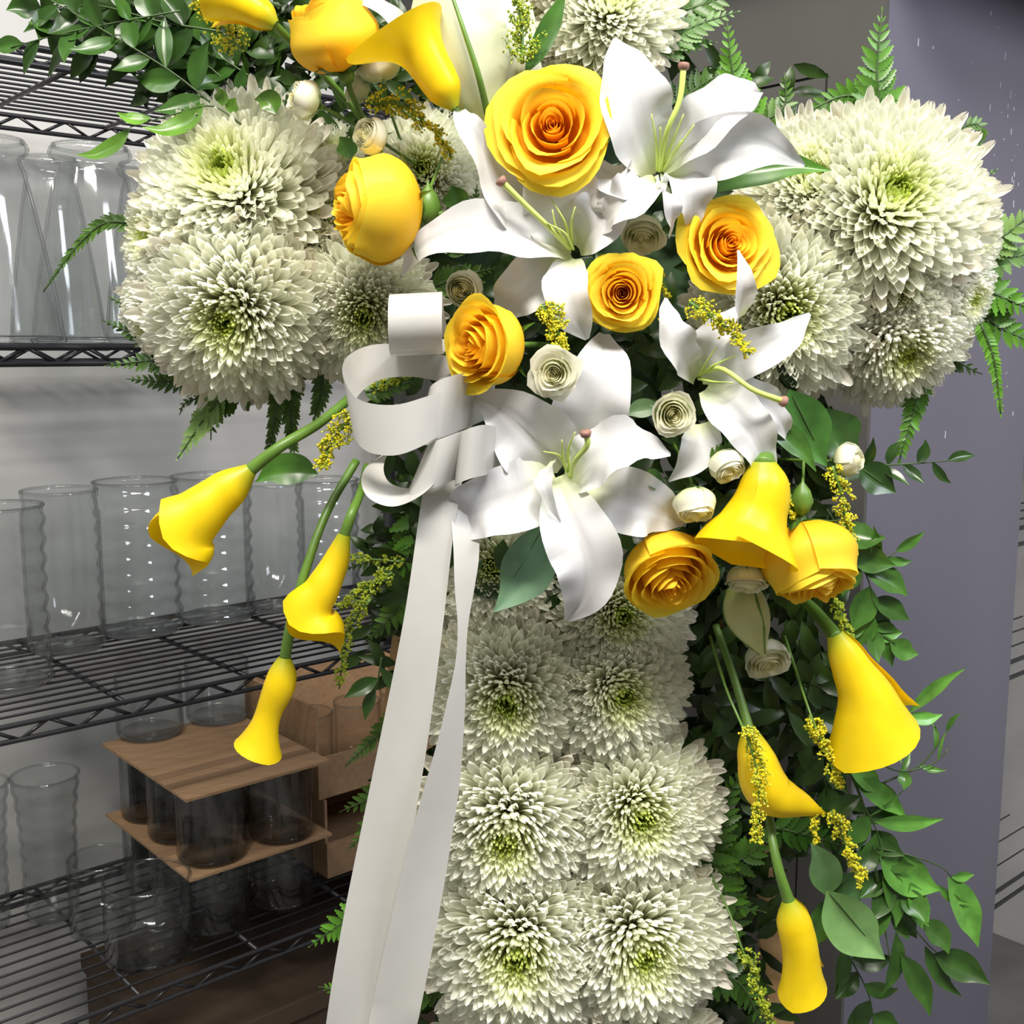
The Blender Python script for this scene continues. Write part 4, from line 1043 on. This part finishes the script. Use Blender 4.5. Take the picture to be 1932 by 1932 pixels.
D_, L_ = .7, 2.3
for lb, st, lv, tn in [
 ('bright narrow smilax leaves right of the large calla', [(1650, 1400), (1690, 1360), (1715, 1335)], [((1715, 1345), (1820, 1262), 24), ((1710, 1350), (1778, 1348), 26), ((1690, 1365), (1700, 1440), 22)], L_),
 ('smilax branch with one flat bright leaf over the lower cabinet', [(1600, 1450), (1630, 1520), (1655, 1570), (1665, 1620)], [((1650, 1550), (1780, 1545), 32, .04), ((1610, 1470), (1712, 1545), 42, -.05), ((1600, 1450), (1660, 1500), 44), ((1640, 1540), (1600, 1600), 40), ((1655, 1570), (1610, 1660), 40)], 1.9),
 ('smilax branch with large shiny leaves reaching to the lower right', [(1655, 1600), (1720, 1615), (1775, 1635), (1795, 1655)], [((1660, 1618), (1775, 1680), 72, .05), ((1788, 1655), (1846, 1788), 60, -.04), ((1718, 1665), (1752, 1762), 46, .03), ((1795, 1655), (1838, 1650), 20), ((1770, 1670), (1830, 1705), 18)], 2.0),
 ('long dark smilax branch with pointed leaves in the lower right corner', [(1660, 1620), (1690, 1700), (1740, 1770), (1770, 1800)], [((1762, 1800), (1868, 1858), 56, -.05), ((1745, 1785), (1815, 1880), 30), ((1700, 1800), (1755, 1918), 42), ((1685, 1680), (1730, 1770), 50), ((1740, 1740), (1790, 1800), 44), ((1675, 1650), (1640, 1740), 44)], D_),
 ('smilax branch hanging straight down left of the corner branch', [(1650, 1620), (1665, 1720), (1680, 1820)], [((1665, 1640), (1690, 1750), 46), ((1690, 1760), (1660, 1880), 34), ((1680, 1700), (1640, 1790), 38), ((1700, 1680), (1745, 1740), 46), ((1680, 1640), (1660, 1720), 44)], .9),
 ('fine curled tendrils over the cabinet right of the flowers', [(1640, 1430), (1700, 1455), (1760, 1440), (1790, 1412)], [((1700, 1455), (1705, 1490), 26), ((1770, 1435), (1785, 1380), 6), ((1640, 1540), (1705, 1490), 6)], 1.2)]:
    branch('smilax_branch', lb, 'branch', st, lv, Y=.855, group=RG, tint=(tn, tn, tn))

# fern fronds
for (st, pl, lb, Y, mt, kw) in [
 ([(250, 420), (195, 422), (140, 470), (82, 550)], 28, 'slender dark fern tip arching left over the bottle vases', .87, 'fern', dict(wfac=.8, ang=40)),
 ([(330, 600), (270, 590), (205, 560)], 34, 'short fern tip left of the lower left chrysanthemum', .89, 'fern', {}),
 ([(360, 660), (280, 640), (195, 605)], 40, 'fern frond pointing left under the left arm', .89, 'fern', {}),
 ([(380, 690), (300, 680), (200, 690)], 44, 'fern frond lying over the second shelf rail', .885, 'fern', {}),
 ([(400, 700), (330, 720), (240, 715)], 40, 'dark fern frond beneath the left arm tip', .90, 'fern', {}),
 ([(440, 700), (400, 740), (350, 760), (340, 780)], 34, 'small drooping fern frond left of the light tipped one', .89, 'fern', {}),
 ([(470, 710), (425, 740), (400, 790), (398, 825)], 62, 'broad dark fern frond hanging under the left arm', .875, 'fern', dict(wfac=.9)),
 ([(420, 745), (385, 790), (352, 840), (335, 865)], 50, 'light green fern tip below the left arm', .87, 'fern_light', dict(wfac=1.1, ang=45)),
 ([(525, 720), (520, 780), (508, 848)], 26, 'thin dangling fern strand, first below the left arm', .88, 'fern', dict(wfac=1.1, tipf=.5)),
 ([(558, 700), (548, 780), (555, 855)], 28, 'thin dangling fern strand in the middle under the arm', .88, 'fern', dict(wfac=1.1, tipf=.5)),
 ([(608, 690), (606, 740), (594, 785)], 28, 'thin dangling fern strand nearest the calla stem', .88, 'fern', dict(wfac=1.1, tipf=.5)),
 ([(1662, 225), (1655, 130), (1664, 20)], 62, 'upright fern frond standing above the right arm', .885, 'fern', dict(wfac=.9, tint=(1.2, 1.35, 1.3))),
 ([(1680, 215), (1600, 180), (1500, 222)], 48, 'fern frond arching left above the right arm', .89, 'fern', dict(wfac=1.05, tint=(1.1, 1.3, 1.0))),
 ([(1420, 230), (1385, 150), (1372, 40)], 50, 'upright fern frond right of the upper lily', .885, 'fern', dict(tint=(1.5, 1.7, 1.2))),
 ([(1240, 90), (1310, 50), (1392, 22)], 50, 'light fern frond at the top pointing right', .885, 'fern_light', dict(tint=(.7, .75, .8))),
 ([(1240, 60), (1290, 80), (1350, 80)], 40, 'small silvery fern frond under the top one', .89, 'fern', dict(tint=(1.3, 1.5, 1.4))),
 ([(1270, 200), (1340, 150), (1400, 130)], 44, 'fern frond behind the right petal of the upper lily', .90, 'fern', {}),
 ([(1290, 20), (1350, 0), (1400, -30)], 46, 'fern frond at the very top right of the flowers', .89, 'fern', {}),
 ([(1440, 230), (1480, 200), (1480, 140)], 40, 'dark fern behind the upper lily petal tip', .90, 'fern', {}),
 ([(1770, 300), (1800, 250), (1850, 240), (1835, 340)], 26, 'small curling fern at the top right of the arm', .88, 'fern', dict(wfac=1.0)),
 ([(1780, 330), (1830, 350), (1880, 320)], 36, 'fern tip peeking over the right arm end', .89, 'fern', dict(tint=(1.5, 1.7, 1.2))),
 ([(1850, 470), (1900, 440), (1960, 390)], 52, 'light fern frond leaving the frame at the right', .88, 'fern_light', dict(tint=(.8, .8, .7))),
 ([(1860, 480), (1905, 485), (1960, 475)], 46, 'pale fern frond behind the right arm end', .885, 'fern_light', dict(tint=(.8, .85, .9))),
 ([(1840, 540), (1890, 560), (1960, 590)], 52, 'green fern frond at the lower right end of the arm', .885, 'fern', dict(tint=(1.4, 1.6, 1.1))),
 ([(1840, 580), (1890, 620), (1960, 650)], 52, 'fern frond drooping at the right frame edge', .89, 'fern', dict(tint=(1.2, 1.4, 1.0))),
 ([(1850, 610), (1875, 680), (1888, 780)], 22, 'thin dangling fern strand at the right', .87, 'fern', dict(tint=(1.6, 1.8, 1.2), tipf=.4)),
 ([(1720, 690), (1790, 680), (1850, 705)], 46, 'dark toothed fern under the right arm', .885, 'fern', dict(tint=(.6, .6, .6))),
 ([(1745, 680), (1725, 770), (1698, 865)], 34, 'two toned fern strand hanging from the right arm', .88, 'fern', dict(tint=(1.2, 1.4, 1.0), tipf=.4)),
 ([(790, 970), (775, 1040), (735, 1100)], 60, 'broad fern frond left of the ribbon tails', .86, 'fern', dict(tint=(1.1, 1.3, 1.0))),
 ([(800, 950), (760, 930), (700, 925)], 50, 'dark fern frond below the bow loops', .88, 'fern', {}),
 ([(790, 1080), (740, 1160), (690, 1210)], 50, 'fern frond with wide leaflets left of the left ribbon tail', .87, 'fern', {}),
 ([(790, 1020), (720, 1050), (650, 1075)], 36, 'thin fern strand between the callas and the ribbon', .88, 'fern', dict(tint=(.8, .9, .7))),
 ([(770, 1340), (700, 1400), (652, 1445)], 36, 'fern tip reaching over the cardboard trays', .88, 'fern', {}),
 ([(780, 1450), (710, 1500), (645, 1530)], 52, 'blurred fern frond left of the ribbon, middle height', .90, 'fern', {}),
 ([(760, 1500), (690, 1570), (660, 1600)], 46, 'fern frond hanging just left of the ribbon tail', .90, 'fern', {}),
 ([(720, 1720), (650, 1740), (585, 1785)], 48, 'light fern tip low on the left of the ribbon', .88, 'fern', dict(tint=(1.4, 1.7, 1.1))),
 ([(720, 1850), (660, 1870), (605, 1862)], 44, 'fern tip at the bottom left of the ribbon', .88, 'fern', dict(tint=(1.3, 1.6, 1.0))),
 ([(860, 1850), (790, 1880), (760, 1960)], 50, 'dark fern between ribbon and column at the bottom', .90, 'fern', {}),
 ([(850, 1640), (800, 1680), (770, 1750)], 46, 'dark fern behind the ribbon tails', .90, 'fern', {}),
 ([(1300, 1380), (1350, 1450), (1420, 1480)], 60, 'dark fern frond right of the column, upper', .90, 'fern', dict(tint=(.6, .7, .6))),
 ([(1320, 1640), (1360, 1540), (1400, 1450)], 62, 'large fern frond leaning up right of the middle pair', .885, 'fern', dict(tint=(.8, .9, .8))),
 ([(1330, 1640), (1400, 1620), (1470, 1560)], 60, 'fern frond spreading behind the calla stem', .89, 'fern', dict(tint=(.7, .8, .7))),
 ([(1330, 1610), (1380, 1700), (1440, 1720)], 64, 'broad glossy fern right of the lower pair', .88, 'fern', dict(tint=(1.0, 1.2, 1.0))),
 ([(1330, 1780), (1380, 1740), (1400, 1660)], 56, 'upright fern between lower pair and easel leg', .89, 'fern', {}),
 ([(1340, 1830), (1400, 1860), (1440, 1940)], 54, 'fern in front of the easel leg at the bottom', .89, 'fern', dict(tint=(.7, .8, .7))),
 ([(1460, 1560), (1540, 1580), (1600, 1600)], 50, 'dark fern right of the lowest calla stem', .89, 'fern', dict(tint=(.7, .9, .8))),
 ([(845, 480), (890, 420), (900, 350)], 34, 'small dark fern sprig left of the centre left lily', .84, 'fern', dict(wfac=1.2)),
 ([(820, 540), (870, 520), (940, 505)], 34, 'dark fern under the long arched lily petal', .83, 'fern', {}),
 ([(1345, 870), (1385, 840), (1410, 815)], 26, 'tiny fern tip above the cream bud', .765, 'fern', {}),
 ([(690, 740), (740, 730), (800, 712)], 30, 'dark fern seen through the left ribbon loop', .80, 'fern', {}),
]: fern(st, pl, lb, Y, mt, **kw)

# goldenrod
for (pa, w_, lb, Y, mt, kw) in [
 ([(455, 100), (420, 50), (370, 0)], 50, 'yellow goldenrod at the upper left beside the leaving calla', .84, 'golden', {}),
 ([(690, 195), (760, 200), (830, 260), (852, 300)], 42, 'goldenrod spray below the upper calla trumpet', .81, 'golden', dict(nb=18)),
 ([(985, 120), (985, 60), (975, -20)], 52, 'upright green-yellow goldenrod at the top before the pale lily', .785, 'golden_green', {}),
 ([(1020, 575), (1045, 610), (1062, 660)], 36, 'dense yellow goldenrod between cupped rose and lily petal', .765, 'golden', dict(nb=18)),
 ([(1300, 570), (1345, 600), (1385, 630), (1415, 670)], 36, 'goldenrod spray crossing the side lily', .755, 'golden', dict(nb=18)),
 ([(1245, 515), (1258, 560), (1250, 620)], 18, 'small goldenrod tip right of the small open rose', .80, 'golden', dict(nb=10)),
 ([(668, 780), (635, 820), (605, 885)], 38, 'dull goldenrod clump under the bow at the left', .81, 'golden', dict(nb=18, tint=None)),
 ([(780, 700), (740, 720), (700, 735)], 26, 'greenish goldenrod behind the left ribbon loop', .80, 'golden_green', dict(nb=8)),
 ([(1570, 880), (1590, 940), (1600, 1010), (1608, 1060)], 34, 'goldenrod strand left of the shaded spray rose', .83, 'golden', dict(nb=18)),
 ([(1470, 900), (1488, 940), (1494, 985)], 18, 'small goldenrod beside the big calla', .80, 'golden', dict(nb=9)),
 ([(1575, 1130), (1590, 1170), (1605, 1205)], 20, 'goldenrod tip below the pale drooping rose', .84, 'golden_green', dict(nb=10)),
 ([(1400, 1370), (1425, 1440), (1432, 1510), (1425, 1590)], 34, 'long goldenrod plume over the half hidden calla', .79, 'golden', dict(nb=24, stem=[(1340, 1200, .06), (1370, 1300, .02)])),
 ([(1530, 1350), (1555, 1410), (1585, 1490)], 30, 'goldenrod plume left of the large right calla', .80, 'golden', dict(nb=18, stem=[(1480, 1200, .06)])),
 ([(1540, 1520), (1535, 1560), (1538, 1590)], 22, 'short goldenrod tip below the half hidden calla', .82, 'golden', dict(nb=9)),
 ([(1570, 1530), (1590, 1580), (1630, 1670)], 30, 'lowest right goldenrod plume above the pale leaf', .81, 'golden', dict(nb=18)),
 ([(1400, 1790), (1430, 1860), (1460, 1950)], 28, 'goldenrod over the easel leg at the bottom', .83, 'golden_green', dict(nb=14, stem=[(1335, 1640, .04), (1375, 1720, .02)])),
 ([(740, 1080), (690, 1110), (640, 1150)], 30, 'green goldenrod left of the ribbon tails', .84, 'golden_green', dict(nb=12)),
 ([(700, 1130), (655, 1190), (640, 1300)], 26, 'hanging green goldenrod beside the second calla tip', .83, 'golden_green', dict(nb=16)),
 ([(760, 1060), (700, 1055), (640, 1045)], 20, 'thin green goldenrod strand behind the second calla', .86, 'golden_green', dict(nb=8)),
]:
    kw.pop('tint', None); goldenrod(pa, w_, lb, Y, mt, **kw)

# round green buds
for (px, py, r_, Y, lb) in ((808, 392, 26, .80, 'round green bud right of the left arm rose'), (1513, 945, 22, .80, 'round green bud above the pale drooping rose')):
    c = P(px, py, Y); t = thing('rose_bud', c, lb, 'bud', None); rr = r_ * S(py, Y)
    mb = MB().lathe([(.0003, -rr * 1.3), (rr * .6, -rr * 1.0), (rr, 0), (rr * .7, rr * .9), (rr * .15, rr * 1.6), (.0003, rr * 1.9)], 14, c=c); mb.build('bud', M['stem'], t)
    MB().tube([c + Vector((0, 0, rr)), c + Vector((.008, .03, rr * 4))], [.0012, .0012], 5).build('stem', M['stem'], t)

# uncountable dark foliage packed behind the flowers
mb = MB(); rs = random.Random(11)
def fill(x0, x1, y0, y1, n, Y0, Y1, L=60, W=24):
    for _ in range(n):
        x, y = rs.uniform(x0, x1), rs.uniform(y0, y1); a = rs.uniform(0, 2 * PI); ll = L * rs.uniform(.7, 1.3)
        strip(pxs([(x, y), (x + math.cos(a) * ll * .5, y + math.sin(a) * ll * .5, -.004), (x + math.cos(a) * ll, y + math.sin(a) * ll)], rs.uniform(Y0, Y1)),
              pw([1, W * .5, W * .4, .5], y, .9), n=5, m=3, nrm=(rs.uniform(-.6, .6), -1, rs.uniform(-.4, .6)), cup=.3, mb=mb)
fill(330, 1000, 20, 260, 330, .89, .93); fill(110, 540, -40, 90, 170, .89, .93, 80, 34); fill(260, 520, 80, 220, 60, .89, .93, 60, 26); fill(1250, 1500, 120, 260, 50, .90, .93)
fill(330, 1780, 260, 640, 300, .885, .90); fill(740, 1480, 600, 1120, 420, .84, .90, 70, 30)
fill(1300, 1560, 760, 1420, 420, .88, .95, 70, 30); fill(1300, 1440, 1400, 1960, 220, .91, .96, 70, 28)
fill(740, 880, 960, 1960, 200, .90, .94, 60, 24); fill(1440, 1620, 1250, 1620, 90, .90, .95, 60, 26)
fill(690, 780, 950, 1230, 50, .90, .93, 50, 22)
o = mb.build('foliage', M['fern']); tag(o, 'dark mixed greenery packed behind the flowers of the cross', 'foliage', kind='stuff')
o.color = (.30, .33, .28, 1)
